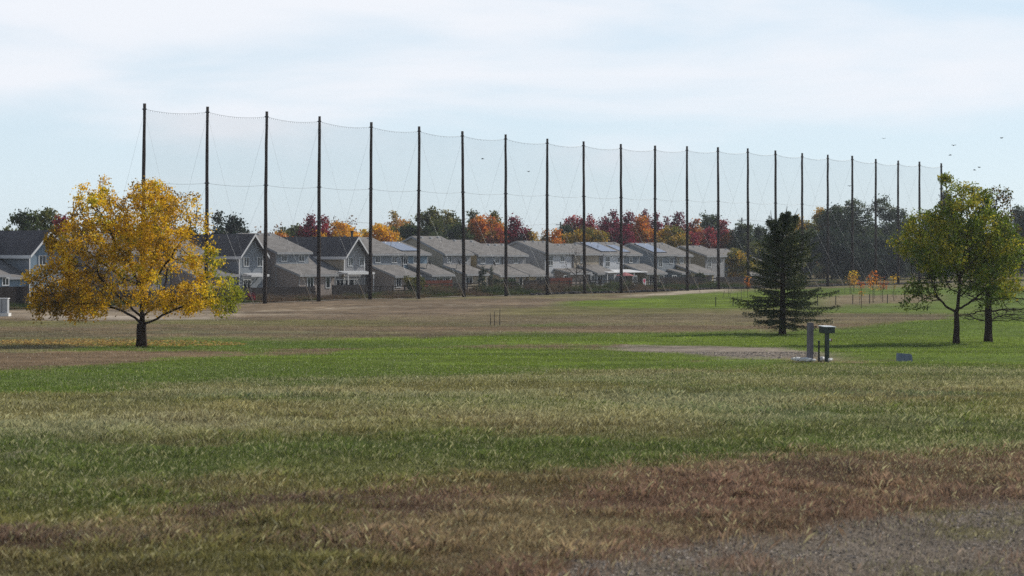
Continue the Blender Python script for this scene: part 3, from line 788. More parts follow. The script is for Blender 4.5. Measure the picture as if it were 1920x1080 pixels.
BG = [
    (20, 424, 22, 'olive', 'peeking over the far left roof', 60, 'round'),
    (48, 391, 26, 'dk', 'above the roof of the blue gabled house at far left', 52, 'round'), (86, 386, 26, 'olive', 'against the golden tree and above the blue gabled roof', 56, 'round'),
    (118, 398, 26, 'crim', 'half hidden behind the golden tree', 45, 'up'), (162, 408, 30, 'burg', 'seen through the left of the golden tree crown', 45, 'up'), (305, 410, 34, 'crim', 'seen through the right of the golden tree crown', 45, 'up'),
    (230, 420, 40, 'dk', 'hidden behind the middle of the golden tree', 50, 'round'), (345, 425, 32, 'dk', 'behind the right edge of the golden tree', 50, 'round'),
    (407, 402, 19, 'pine', 'just right of the second net pole', 46, 'col'), (438, 401, 23, 'pine', 'broad, beside another just right of the second net pole', 46, 'round'), (462, 425, 15, 'dk', 'low, left of the third net pole', 48, 'round'),
    (487, 418, 16, 'twig', 'just left of the third net pole', 52, 'up'), (520, 416, 24, 'twig', 'just right of the third net pole', 52, 'up'),
    (533, 414, 16, 'olive', 'small, above the first grey roof right of the third pole', 50, 'up'), (556, 420, 20, 'olive', 'rounded, left of the burgundy maple at the fourth pole', 54, 'round'), (527, 434, 26, 'orange', 'low, over the first grey roof right of the third pole', 44, 'round'),
    (582, 394, 25, 'burg', 'touching the left of the fourth net pole', 44, 'up'), (606, 402, 20, 'crim', 'touching the right of the fourth net pole', 46, 'up'),
    (625, 399, 20, 'twig', 'tall, right of the fourth net pole', 56, 'round'), (650, 403, 16, 'twig', 'behind the golden trees left of the fifth pole', 56, 'round'),
    (603, 430, 16, 'gold', 'low, at the foot of the crimson maple', 42, 'round'), (638, 417, 30, 'gold', 'over the dark roof between the fourth and fifth poles', 43, 'round'), (662, 430, 18, 'gold', 'lower, beside the dark roof ridge left of the fifth pole', 42, 'round'),
    (684, 424, 12, 'gold', 'small, touching the left of the fifth net pole', 44, 'round'), (716, 420, 24, 'gold', 'bright, just right of the fifth net pole', 42, 'round'), (733, 428, 16, 'goldolive', 'above the first small solar roof', 43, 'round'),
    (741, 397, 28, 'peach', 'tall, midway between the fifth and sixth poles', 56, 'up'), (765, 408, 22, 'peach', 'lower, left of the sixth net pole', 58, 'round'), (768, 418, 24, 'dk', 'dense, touching the left of the sixth pole', 48, 'round'),
    (808, 387, 26, 'olive', 'airy, just right of the sixth net pole', 52, 'round'), (840, 396, 24, 'olive', 'airy, between the sixth and seventh poles', 56, 'round'), (850, 420, 30, 'dk', 'low, left of the seventh net pole', 46, 'round'), (808, 425, 24, 'dk', 'low, right of the sixth net pole', 46, 'round'),
    (888, 387, 20, 'olive', 'tall, right of the seventh net pole', 58, 'up'), (925, 394, 20, 'olive', 'tall, left of the eighth net pole', 60, 'up'), (888, 412, 28, 'orange', 'rusty, right of the seventh pole', 48, 'round'),
    (918, 404, 28, 'orange', 'brightest, left of the eighth pole', 46, 'round'), (925, 425, 22, 'redgold', 'low, touching the left of the eighth pole', 42, 'round'),
    (968, 404, 28, 'burg', 'spiky, just right of the eighth net pole', 44, 'up'), (1001, 431, 20, 'goldolive', 'low round, left of the ninth pole', 42, 'round'), (1022, 428, 12, 'peach', 'small, behind the ninth pole', 52, 'up'),
    (1042, 428, 22, 'orange', 'right of the ninth pole beside the utility pole', 50, 'up'), (1066, 416, 22, 'dk', 'dark patch left of the tenth pole', 56, 'round'), (1102, 425, 34, 'goldolive', 'wide domed, behind the tenth pole', 42, 'round'),
    (1085, 404, 24, 'crim', 'left of the tenth pole top of the red row', 58, 'round'), (1108, 401, 26, 'crim', 'right of the tenth pole in the red row', 54, 'up'), (1132, 403, 22, 'burg', 'between the tenth and eleventh poles', 56, 'up'),
    (1150, 390, 26, 'burg', 'tall spiky, left of the eleventh pole', 48, 'up'), (1178, 392, 24, 'burg', 'tall spiky, right of the eleventh pole', 48, 'up'), (1165, 420, 30, 'burg', 'low, behind the large solar roof', 42, 'round'),
    (1204, 402, 22, 'orange', 'brown tinged, left of the twelfth pole', 45, 'round'), (1208, 391, 16, 'burg', 'narrow, tall behind the brown tinged tree', 60, 'up'), (1232, 393, 14, 'burg', 'narrow, touching the right of the twelfth pole', 56, 'up'),
    (1252, 421, 30, 'goldolive', 'large domed, right of the twelfth pole', 42, 'round'), (1272, 396, 22, 'burg', 'flame topped, left of the thirteenth pole', 50, 'up'), (1250, 400, 10, 'burg', 'slender, above the domed tree', 60, 'up'),
    (1302, 412, 20, 'redgold', 'right of the thirteenth pole', 46, 'round'), (1292, 430, 16, 'crim', 'low, at the thirteenth pole', 42, 'round'), (1333, 400, 22, 'dk', 'with rounded top, left of the fourteenth pole', 60, 'round'),
    (1330, 422, 22, 'crim', 'left of the fourteenth pole', 44, 'round'), (1356, 410, 20, 'crim', 'right of the fourteenth pole', 44, 'up'), (1366, 440, 16, 'orange', 'low, right of the fourteenth pole', 42, 'round'),
    (1392, 418, 20, 'dk', 'left of the fifteenth pole', 40, 'round'), (1425, 425, 18, 'dk', 'right of the fifteenth pole', 42, 'round'), (1410, 455, 28, 'olive', 'low, behind the fifteenth pole foot', 24, 'round'), (1385, 470, 18, 'goldolive', 'low, beside the last house', 22, 'round'),
    (1500, 405, 26, 'goldolive', 'behind the right side of the spruce', 44, 'round'), (1545, 392, 24, 'goldolive', 'tall, left of the eighteenth pole', 46, 'round'), (1520, 430, 30, 'dk', 'between the spruce and the great dark trees', 34, 'round'),
    (1450, 440, 30, 'dk', 'behind the left side of the spruce', 36, 'round'), (1480, 455, 30, 'olive', 'low, behind the spruce', 26, 'round'),
    (1570, 385, 26, 'dk', 'first tall one right of the eighteenth pole', 40, 'round'), (1605, 370, 40, 'dk', 'very large, around the nineteenth pole', 34, 'round'), (1648, 366, 38, 'dk', 'very large, around the twentieth pole', 38, 'round'),
    (1560, 430, 36, 'pine', 'low shaded, at the eighteenth pole', 24, 'round'), (1610, 440, 40, 'pine', 'low shaded, at the nineteenth pole', 22, 'round'), (1660, 445, 36, 'pine', 'low shaded, at the twentieth pole', 22, 'round'),
    (1700, 410, 34, 'dk', 'around the twenty first pole', 36, 'round'), (1742, 395, 32, 'dk', 'around the twenty second pole', 44, 'round'), (1780, 362, 14, 'pine', 'slim, rising behind the olive gold tree', 54, 'round'), (1765, 400, 26, 'dk', 'around the last net pole', 40, 'round'),
    (1710, 450, 34, 'olive', 'low, left of the olive gold tree', 22, 'round'), (1760, 455, 36, 'dk', 'low, behind the olive gold tree', 22, 'round'), (1830, 420, 40, 'dk', 'hidden behind the two near right trees', 36, 'round'),
    (1902, 384, 22, 'dk', 'at the right edge beyond the bare branched tree', 36, 'round'), (1928, 386, 18, 'pine', 'dark, cut by the right frame edge', 30, 'col'), (1860, 440, 44, 'dk', 'low, behind the bare branched tree', 26, 'round'), (1915, 450, 36, 'dk', 'low, at the right edge', 24, 'round'),
]
for b in BG: bg(*b)
# far wooded mass closing the horizon
def treeline():
    rng = np.random.default_rng(3); n = 60000
    u = rng.uniform(-160, 620, n); v = rng.uniform(75, 105, n)
    x = P1[0] + u * UX + v * VX; y = P1[1] + u * UY + v * VY
    top = 5.2 + 3.2 * fbm(u / 9, v / 30, 7, 3)
    z = top * rng.uniform(0, 1, n) ** .6
    P = np.array(PAL['dk'] + PAL['olive'] + PAL['orange'][:2])
    ix = np.clip((fbm(u / 14, v / 14, 19, 2) * 1.5 - .3 + rng.normal(0, .08, n)) * len(P), 0, len(P) - 1).astype(int)
    o = link('woods', np_mesh('woods', leaf_quads(np.stack([x, y, z], -1), .75, rng), 4, np.repeat(P[ix] * rng.uniform(.7, 1.3, (n, 1)), 4, 0)), M['leaf'])
    tag(o, 'distant mixed woods closing the horizon behind the neighbourhood', 'woods', kind='stuff')
treeline()

# shrubs, saplings
def shrub(name, px, v, ytop, hw, pal, label, group=None, shape='round', leafs=.13, seed=1, cat='shrub', D=None):
    if D is None: u, x, y = at(px, v)
    else: x, y = pd(px, D), D
    s = F / y; H = CAMZ - (ytop - HY) / s - gz(x, y); w = hw / s; R = random.Random(seed)
    if shape == 'col':
        lobes = [(0, 0, H * t, w * (1 - .62 * max(0, t - .3)), w * (1 - .62 * max(0, t - .3)), H * .16) for t in (.14, .3, .46, .62, .76, .86)]
    else:
        lobes = [(R.uniform(-.5, .5) * w, R.uniform(-.5, .5) * w, H * R.uniform(.35, .75), w * .5, w * .5, H * .25) for _ in range(7)] + [(0, 0, H * .5, w * .8, w * .8, H * .42)]
    return tree(name, x, y, label, lobes, int(np.clip(w * w * H * 60, 90, 420)), PAL[pal], [(0, 0, -.1), (0, 0, H * .12)], step=max(.14, H * .06), infl=9, kill=max(.16, H * .07), twig=.012,
                leafn=18, leafs=leafs, spread=.14, rmax=.06, group=group, seed=seed, k=4, leaf_r=1.6, shell=.4, cat=cat)
shrub('columnar_cypress', 905, 10.5, 499, 9, 'pine', 'taller black green columnar cypress by the rail fence left of the eighth pole', 'cypresses by the fence', 'col', seed=2)
shrub('columnar_cypress', 921, 10.5, 502, 6.5, 'pine', 'slimmer black green columnar cypress by the rail fence left of the eighth pole', 'cypresses by the fence', 'col', seed=3)
shrub('dwarf_conifer', 932, 10.8, 523, 6, 'pine', 'small dark conifer right of the two columnar cypresses', None, 'col', seed=4)
shrub('garden_shrub', 778, 13, 517, 23, 'olive', 'big bushy olive green shrub behind the sixth net pole', seed=5)
shrub('garden_shrub', 952, 14, 520, 17, 'dk', 'dark green shrub behind the eighth net pole', seed=6)
shrub('garden_shrub', 968, 13.5, 530, 10, 'dk', 'lower dark shrub just right of the eighth net pole', seed=16)
shrub('garden_shrub', 1313, 13, 511, 16, 'dk', 'dark rounded shrub between the thirteenth and fourteenth poles', seed=7)
shrub('garden_shrub', 1232, 13.5, 530, 10, 'dk', 'small dark shrub at the twelfth net pole', seed=8)
shrub('russet_shrub', 470, 5, 549, 9, 'crim', 'low russet shrub left of the third net pole', seed=9)
SP = [(1594, 552, 515, 6, 'peach', 'pale'), (1601, 549, 508, 9, 'gold', 'yellow'), (1615, 578, 523, 7, 'redgold', 'low reddish'), (1637, 568, 505, 10, 'orange', 'tallest orange'), (1655, 566, 520, 7, 'redgold', 'rust coloured'), (1676, 565, 512, 7, 'goldolive', 'gold and green'), (1402, 560, 517, 5, 'orange', 'rust orange')]
WHR = ['furthest left of the sapling group', 'second in the sapling group', 'in the front of the sapling group', 'in the middle of the sapling group', 'just right of the tallest sapling', 'furthest right of the sapling group', 'alone left of the spruce']
for i, (px, yb, yt, hw, pal, ds) in enumerate(SP):
    D = F * CAMZ / (yb - HY); x = pd(px, D); s = F / D; H = (yb - yt) / s; w = hw / s
    tree('young_sapling', x, D, ds + ' staked sapling, ' + WHR[i], [(0, 0, H * .72, w, w, H * .26), (.1, 0, H * .55, w * .7, w * .7, H * .15)], 60, PAL[pal], [(0, 0, -.1), (0, 0, H * .2), (0, 0, H * .38)],
         step=.2, infl=6, kill=.22, twig=.012, leafn=5, leafs=.13, spread=.2, rmax=.05, group='young staked saplings', seed=100 + i, k=4, base=gz(x, D), flare=False)
# bare tree
def bare():
    u, x, y = at(1080, 11); s = F / y
    tree('leafless_tree', x, y, 'grey leafless tree in front of the houses left of the tenth net pole', [(0, 0, 4.3, 1.9, 1.9, 2.0), (-1.2, 0, 3.2, 1.4, 1.3, 1.2), (1.2, .3, 3.4, 1.3, 1.3, 1.2), (0, 0, 5.6, .8, .8, .9)], 420, PAL['twig'],
         [(0, 0, -.1), (0, 0, .5), (.02, 0, 1.1)], step=.22, infl=4, kill=.3, twig=.012, leafn=0, rmax=.12, seed=71, bark='barkgrey', k=5, trop=(0, 0, .15))
bare()

# ---------------------------------------------------------------- weeds and dry brush along the poles
def weeds():
    rng = np.random.default_rng(17)
    n = 260000
    u = rng.uniform(-25, 150, n); v = 2.6 + 8.4 * rng.random(n) ** 1.2
    dn = fbm(u / 3.2, v / 2.2, 71, 3)
    hm = .22 + 1.25 * np.clip((dn - .38) * 2.6, 0, 1) * np.clip((v - 2) / 4, .25, 1) * np.clip((150 - u) / 60, .35, 1) * (.5 + .7 * sstep(46, 52, u))
    k = rng.random(n) < .3 + dn; u, v, dn, hm = u[k], v[k], dn[k], hm[k]; n = len(u)
    x = P1[0] + u * UX + v * VX; y = P1[1] + u * UY + v * VY
    z = ground_z(x, y); h = hm * rng.uniform(.3, 1.1, n)
    an = rng.uniform(0, 2 * PI, n); w = .035
    la = rng.uniform(0, 2 * PI, n); ll = h * rng.uniform(0, .45, n); t0 = rng.uniform(0, .5, n) * h
    V = np.stack([np.stack([x - np.cos(an) * w, y - np.sin(an) * w, z + t0], -1), np.stack([x + np.cos(an) * w, y + np.sin(an) * w, z + t0], -1),
                  np.stack([x + np.cos(la) * ll, y + np.sin(la) * ll, z + h], -1)], 1).reshape(-1, 3)
    P = np.array(L3((108, 92, 76), (120, 98, 78), (96, 86, 62), (92, 94, 56), (84, 96, 52), (70, 84, 46), (60, 74, 42)))
    ix = np.clip((fbm(u / 5, v / 4, 73, 2) * 1.7 - .4 + rng.normal(0, .13, n)) * len(P), 0, len(P) - 1).astype(int)
    cc = P[ix] * rng.uniform(.55, 1.15, (n, 1))
    o = link('weeds', np_mesh('weeds', V, 3, np.repeat(cc, 3, 0)), M['leaf'])
    tag(o, 'dry brown and green weeds growing along the line of net poles', 'weeds', kind='stuff')
    # dark riprap along the right half
    mb = MB(); R = random.Random(4)
    for i in range(760):
        uu = R.uniform(62, 215); vv = R.uniform(.9, 2.4) - .012 * max(0, uu - 60); xx, yy = uv(uu, vv); r = R.uniform(.1, .26)
        mb.blob((xx, yy, gz(xx, yy) + r * .5), (r * 1.3, r, r * .8), i, 6, 4, .3)
    o = mb.build('rubble', M['stonedark']); tag(o, 'low ridge of dark rubble running along the pole line', 'rubble', kind='stuff')
weeds()
def path():
    V = []; n = 160
    for i in range(n):
        u = -40 + i * 1.35
        for v in (1.25, 2.05):
            x, y = uv(u, v); V.append((x, y, gz(x, y) + .05))
    mb = MB(); mb.v = V; mb.f = [(2 * i, 2 * i + 2, 2 * i + 3, 2 * i + 1) for i in range(n - 1)]
    o = mb.build('path', simple('pale_path_gravel', lin(150, 140, 126), .95, .3, 1.2, .1)); tag(o, kind='structure')
path()

# ---------------------------------------------------------------- net poles
PX = [271, 389, 500, 599, 696, 786, 867, 948, 1026, 1094, 1164, 1228, 1288, 1346, 1402, 1454, 1504, 1552, 1598, 1642, 1684, 1724, 1765]
PB = [266, 386.5, 496.5, 597.5, 694, 784, 870, 949, 1026, 1096, 1165, 1229, 1289, 1347.5, 1403, 1454.5, 1504, 1552, 1598, 1642, 1684, 1724, 1765]
PT = [194, 200, 209, 218, 229, 237, 246, 252, 260, 265, 270, 273, 274, 276, 278, 282, 287, 290, 292, 298, 301, 303, 306]
ORD = ['first', 'second', 'third', 'fourth', 'fifth', 'sixth', 'seventh', 'eighth', 'ninth', 'tenth', 'eleventh', 'twelfth', 'thirteenth', 'fourteenth', 'fifteenth', 'sixteenth', 'seventeenth',
       'eighteenth', 'nineteenth', 'twentieth', 'twenty first', 'twenty second', 'twenty third']
tops = []; mids = []; foots = []
for i, (a, b, t) in enumerate(zip(PX, PB, PT)):
    u, x, y = at(b, 0); xt = x + (a - b) * y / F; zt = zpx(t, y); z0 = gz(x, y)
    tops.append(Vector((xt, y, zt - .55))); f = (12.4 - z0) / (zt - z0); mids.append(Vector((x + (xt - x) * f, y, 12.4))); foots.append(Vector((x, y, z0)))
    lab = ORD[i] + ' tall dark timber net pole counting from the left end of the row'
    if i == 0: lab = 'dark timber net pole at the left end of the row rising from the golden tree'
    if i == 22: lab = 'last dark timber net pole at the far right end of the row'
    root = empty('net_pole', (x, y, z0), 0, lab, 'net pole', 'timber poles carrying the barrier net')
    mb = MB(); R = random.Random(i); pts = []; rr = []
    for k in range(13):
        q = k / 12; pts.append(((xt - x) * q + R.uniform(-.02, .02), R.uniform(-.02, .02), -.4 * (1 - q) + (zt - z0) * q)); rr.append(.228 - .082 * q + R.uniform(-.012, .012))
    mb.tube(pts, rr, 10); mb.build('pole', M['polewood'], root, smooth=True)
    hb = MB()
    hb.tube([(xt - x, 0, zt - z0 - .62), (xt - x, 0, zt - z0 - .5)], .22, 10); hb.build('cable_band', M['metaldark'], root); hb = MB(); hb.tube([(mids[-1].x - x, 0, 12.35 - z0), (mids[-1].x - x, 0, 12.47 - z0)], .25, 10)
    hb.build('cable_band', M['metaldark'], root)
    for s in (-1, 1):
        ax, ay = uv(u, s * 7.2); az = gz(ax, ay)
        A = Vector((ax - x, ay - y, az - z0))
        for T in (Vector((xt - x, 0, zt - z0 - .8)), Vector((mids[-1].x - x, 0, 12.4 - z0))):
            g = MB(); g.tube([tuple(T), tuple(A)], .006, 4); g.build('guy_wire', M['cable'], root)
        if s < 0:
            T = Vector((mids[-1].x - x, 0, 12.4 - z0)); d = (T - A).normalized()
            g = MB(); g.tube([tuple(A - d * .1), tuple(A + d * 2.2)], .03, 6); g.build('guy_guard', M['guard'], root)

net = empty('barrier_net', tuple(foots[0]), 0, 'tall fine mesh barrier net strung between the whole row of timber poles', 'net')
o0 = foots[0]
cab = MB(); mid = MB(); low = MB()
for i in range(22):
    a, b = tops[i], tops[i + 1]; ns = 14; topl = []
    for k in range(ns + 1):
        t = k / ns; p = a.lerp(b, t); p = Vector((p.x, p.y, p.z - 4 * .3 * t * (1 - t))); topl.append(p)
    cab.tube([tuple(p - o0) for p in topl], .014, 4)
    for k in range(ns * 2):   # clip loops
        t = (k + .5) / (ns * 2); p = a.lerp(b, t); p = Vector((p.x, p.y, p.z - 4 * .3 * t * (1 - t))) - o0
        cab.tube([tuple(p), (p.x, p.y, p.z - .14)], .016, 4)
    m = []
    for k in range(ns + 1):
        t = k / ns; p = mids[i].lerp(mids[i + 1], t); m.append((p.x - o0.x, p.y - o0.y, p.z - .8 * t * (1 - t) - o0.z))
    mid.tube(m, .013, 4)
    V = []; nz_ = 10
    fa, fb = foots[i], foots[i + 1]
    for r in range(nz_ + 1):
        q = r / nz_
        for k in range(ns * 2 + 1):
            t = k / (ns * 2); p = a.lerp(b, t); tp = Vector((p.x, p.y, p.z - 4 * .3 * t * (1 - t) - .1 - (.07 if k % 2 else 0))); ft = fa.lerp(fb, t)
            w = tp.lerp(Vector((ft.x, ft.y, ft.z + .5)), q); V.append(tuple(w - o0 + Vector((UY, -UX, 0)) * .12 * math.sin(PI * t) * math.sin(PI * q)))
    nc = ns * 2 + 1
    link('net_panel', grid_mesh('net_panel', np.array(V), nz_ + 1, nc), M['net'], net)
cab.build('top_cable', M['cable'], net); mid.build('middle_cable', M['cable'], net)

# ---------------------------------------------------------------- houses
ANG = math.atan2(UY, UX)
VM = 22.0; LD = 3.9; VL = VM - LD
def window(parent, x, y, zb, zt, w, door=False, nx=2, ny=1, name=None):
    fr = MB(); b = .09; d0, d1 = y - .07, y - .003
    fr.box(x - w / 2 - b, x + w / 2 + b, d0, d1, zt, zt + b); fr.box(x - w / 2 - b, x + w / 2 + b, d0, d1, zb - b, zb)
    fr.box(x - w / 2 - b, x - w / 2, d0, d1, zb, zt); fr.box(x + w / 2, x + w / 2 + b, d0, d1, zb, zt)
    for k in range(1, nx): c = x - w / 2 + w * k / nx; fr.box(c - .03, c + .03, d0 + .01, d1, zb, zt)
    for k in range(1, ny): c = zb + (zt - zb) * k / ny; fr.box(x - w / 2, x + w / 2, d0 + .012, d1, c - .025, c + .025)
    o = fr.build(name or ('glass_door' if door else 'window'), M['frame'], parent)
    p = MB(); p.box(x - w / 2, x + w / 2, y - .035, y - .004, zb, zt); p.build('pane', M['glass'], o)

def roof_details(parent, xs, ridge_y, slope, zr, seed, n=3):
    R = random.Random(seed)
    for i in range(n):
        x = xs[0] + (xs[1] - xs[0]) * (i + .5) / n + R.uniform(-.3, .3); dy = R.uniform(.5, .9); z = zr - slope * dy
        m = MB(); m.poly_prism([(x - .18, ridge_y - dy - .18, z - .12), (x + .18, ridge_y - dy - .18, z - .12), (x + .14, ridge_y - dy - .14, z + .16), (x - .14, ridge_y - dy - .14, z + .16)], (0, .34, .06))
        m.build('vent', M['vent'], parent)
    x = R.uniform(xs[0] + .8, xs[1] - .4); dy = R.uniform(1.5, 2.6); z = zr - slope * dy
    m = MB(); m.tube([(x, ridge_y - dy, z - .1), (x, ridge_y - dy, z + .45)], .05, 6); m.build('vent_pipe', M['vent'], parent)

def house_u(L, R_, ye, yr, hd, wall, label, lean=None, wins=(), lwins=(), solar_=None, vm=VM, roof='roof', dish=None, frontwall=None, chim=None):
    uL, x0, y0 = at(L, vm); uR = at(R_, vm)[0]; W = uR - uL; D0 = y0
    ze = zpx(ye, D0); Dr = at(L, vm + hd)[2]
    # ridge height from its image position at the right end
    xr, yr_ = uv(uR, vm + hd); zr = zpx(yr, yr_)
    h = empty('house', (x0, y0, 0), ANG, label, 'house', 'two storey houses behind the net')
    mw = MB(); b = -.8; s = (zr - ze) / hd
    mw.poly_prism([(0, 0, b), (0, 2 * hd, b), (0, 2 * hd, ze), (0, hd, zr), (0, 0, ze)], (W, 0, 0))
    mw.build('wall', M['w_' + wall], h)
    if frontwall:
        fw = MB(); fw.box(0.01, W - .01, -.012, -.001, b, ze - .02); fw.build('rear_siding', M['w_' + frontwall], h)
    ro = MB(); oh = .42; og = .28; th = .14
    for sg in (0, 1):
        ya = -oh if sg == 0 else 2 * hd + oh
        ro.poly_prism([(-og, ya, ze - s * oh + .03), (W + og, ya, ze - s * oh + .03), (W + og, hd, zr + .03), (-og, hd, zr + .03)], (0, 0, th))
    rf = ro.build('roof', M[roof], h)
    tr = MB()
    tr.box(-og, W + og, -oh - .03, -oh, ze - s * oh - .12, ze - s * oh + .15)
    for xx in (-og - .03, W + og):
        for ya in (-oh, 2 * hd + oh):
            tr.poly_prism([(xx, ya, ze - s * oh - .1), (xx, hd, zr - .1), (xx, hd, zr + .15), (xx, ya, ze - s * oh + .15)], (.03, 0, 0))
    for xx in (0, W - .1): tr.box(xx - .012, xx + .112, -.03, -.0145, b, ze - .03)
    tr.box(-.03, -.013, 0, .11, b, ze - .03)
    tr.build('trim', M['fascia'], h)
    roof_details(rf, (0, W), hd, s, zr + .16, int(L), max(2, int(W / 1.6)))
    if chim:
        m = MB(); m.tube([(chim, hd + .2, zr), (chim, hd + .2, zr + .95)], .14, 8); m.tube([(chim, hd + .2, zr + .95), (chim, hd + .2, zr + 1.1)], .2, 8); m.build('flue', M['metaldark'], rf)
    for (px, yt, yb, w, nx, ny) in wins:
        u, xx, yy = at(px, vm); window(h, u - uL, 0 - (.012 if frontwall else 0), zpx(yb, yy), zpx(yt, yy), w, nx=nx, ny=ny)
    if solar_:
        for (fx0, fx1, fy0, fy1) in solar_:
            m = MB(); zz = lambda yy: ze + s * yy + .03 + th + .08
            m.poly_prism([(fx0, fy0, zz(fy0)), (fx1, fy0, zz(fy0)), (fx1, fy1, zz(fy1)), (fx0, fy1, zz(fy1))], (0, 0, .045)); m.build('solar_panel', M['solar'], h)
            m = MB(); m.poly_prism([(fx0 - .02, fy0 - .03, zz(fy0) - .1), (fx1 + .02, fy0 - .03, zz(fy0) - .1), (fx1 + .02, fy0 - .001, zz(fy0) - .1), (fx0 - .02, fy0 - .001, zz(fy0) - .1)], (0, 0, .15)); 
            m.poly_prism([(fx0 - .03, fy0, zz(fy0) - .1), (fx0 - .001, fy0, zz(fy0) - .1), (fx0 - .001, fy1, zz(fy1) - .1), (fx0 - .03, fy1, zz(fy1) - .1)], (0, 0, .15)); m.build('panel_skirt', M['metaldark'], h)
    if lean:
        l0, l1, yt, ye2, lw = lean[:5]; ld = lean[5] if len(lean) > 5 else LD
        a = at(l0, vm)[0] - uL; c = at(l1, vm)[0] - uL
        zt = zpx(yt, at((l0 + l1) / 2, vm)[2]); zl = zpx(ye2, at((l0 + l1) / 2 + 40, vm - ld)[2]); s2 = (zt - zl) / ld
        m = MB(); m.poly_prism([(a, -.014, b), (a, -ld, b), (a, -ld, zl), (a, -.014, zt)], (c - a, 0, 0)); m.build('lower_wall', M['w_' + lw], h)
        m = MB(); m.poly_prism([(a - .25, -ld - .4, zl - s2 * .4 + .03), (c + .25, -ld - .4, zl - s2 * .4 + .03), (c + .25, -.016, zt + .03), (a - .25, -.016, zt + .03)], (0, 0, .13)); m.build('lower_roof', M[roof], h)
        m = MB(); m.box(a - .25, c + .25, -ld - .43, -ld - .4, zl - s2 * .4 - .12, zl - s2 * .4 + .14)
        m.poly_prism([(a - .28, -ld - .4, zl - s2 * .4 - .1), (a - .28, -.02, zt - .08), (a - .28, -.02, zt + .14), (a - .28, -ld - .4, zl - s2 * .4 + .14)], (.03, 0, 0))
        m.box(a - .012, a + .1, -ld - .03, -ld - .002, b, zl - .03); m.box(c - .1, c + .012, -ld - .03, -ld - .002, b, zl - .03)
        m.build('lower_trim', M['fascia'], h)
        for (px, yt_, yb_, w, dr) in lwins:
            u, xx, yy = at(px, vm - ld); window(h, u - uL, -ld, zpx(yb_, yy), zpx(yt_, yy), w, door=dr, nx=2 if w > .65 else 1)
        if dish:
            for px_, py_ in dish:
                uu = at(px_, vm - ld * .5)[0] - uL; z = (zt + zl) / 2 + .15
                m = MB(); m.tube([(uu, -ld * .5, z - .1), (uu, -ld * .5, z + .5), (uu + .1, -ld * .5 - .15, z + .75)], .035, 6); dd = m.build('satellite_dish', M['dish'], h)
                m = MB(); bb = len(m.v); rings = 4; k = 14
                nrm = Vector((.75, -.55, .4)).normalized(); A_ = nrm.cross(Vector((0, 0, 1))).normalized(); B_ = nrm.cross(A_); cc_ = Vector((uu + .12, -ld * .5 - .2, z + .8))
                prof = [(.02, 0), (.2, .03), (.36, .09), (.46, .15), (.46, .17), (.36, .11), (.2, .05), (.02, .02)]
                for rr_, oo in prof:
                    for j in range(k): t = 2 * PI * j / k; m.v.append(tuple(cc_ + A_ * rr_ * math.cos(t) + B_ * rr_ * .85 * math.sin(t) + nrm * oo))
                for q in range(len(prof) - 1):
                    for j in range(k): w_ = (j + 1) % k; m.f.append((q * k + j, q * k + w_, (q + 1) * k + w_, (q + 1) * k + j))
                m.tube([tuple(cc_ - B_ * .3 + nrm * .1), tuple(cc_ + nrm * .45)], .015, 4)
                m.build('reflector', M['dish'], dd)
    return h, W, ze, zr

def pergola(parent, x0, x1, zt, depth=1.6, posts=True, slope=.12):
    m = MB()
    for k in range(9):
        y = -.15 - depth * k / 8; m.box(x0, x1, y - .035, y + .035, zt - slope * k / 8 * 2, zt + .1 - slope * k / 8 * 2)
    m.box(x0 - .1, x0, -depth - .3, -.06, zt - .3, zt - .12); m.box(x1, x1 + .1, -depth - .3, -.06, zt - .3, zt - .12); m.box(x0 - .1, x1 + .1, -depth - .34, -depth - .3, zt - .34, zt - .06)
    o = m.build('pergola', M['white'], parent)
    if posts:
        for xx in (x0, x1 - .08):
            p = MB(); p.box(xx, xx + .1, -depth - .29, -depth - .19, -.5, zt - .3); p.build('post', M['white'], o)

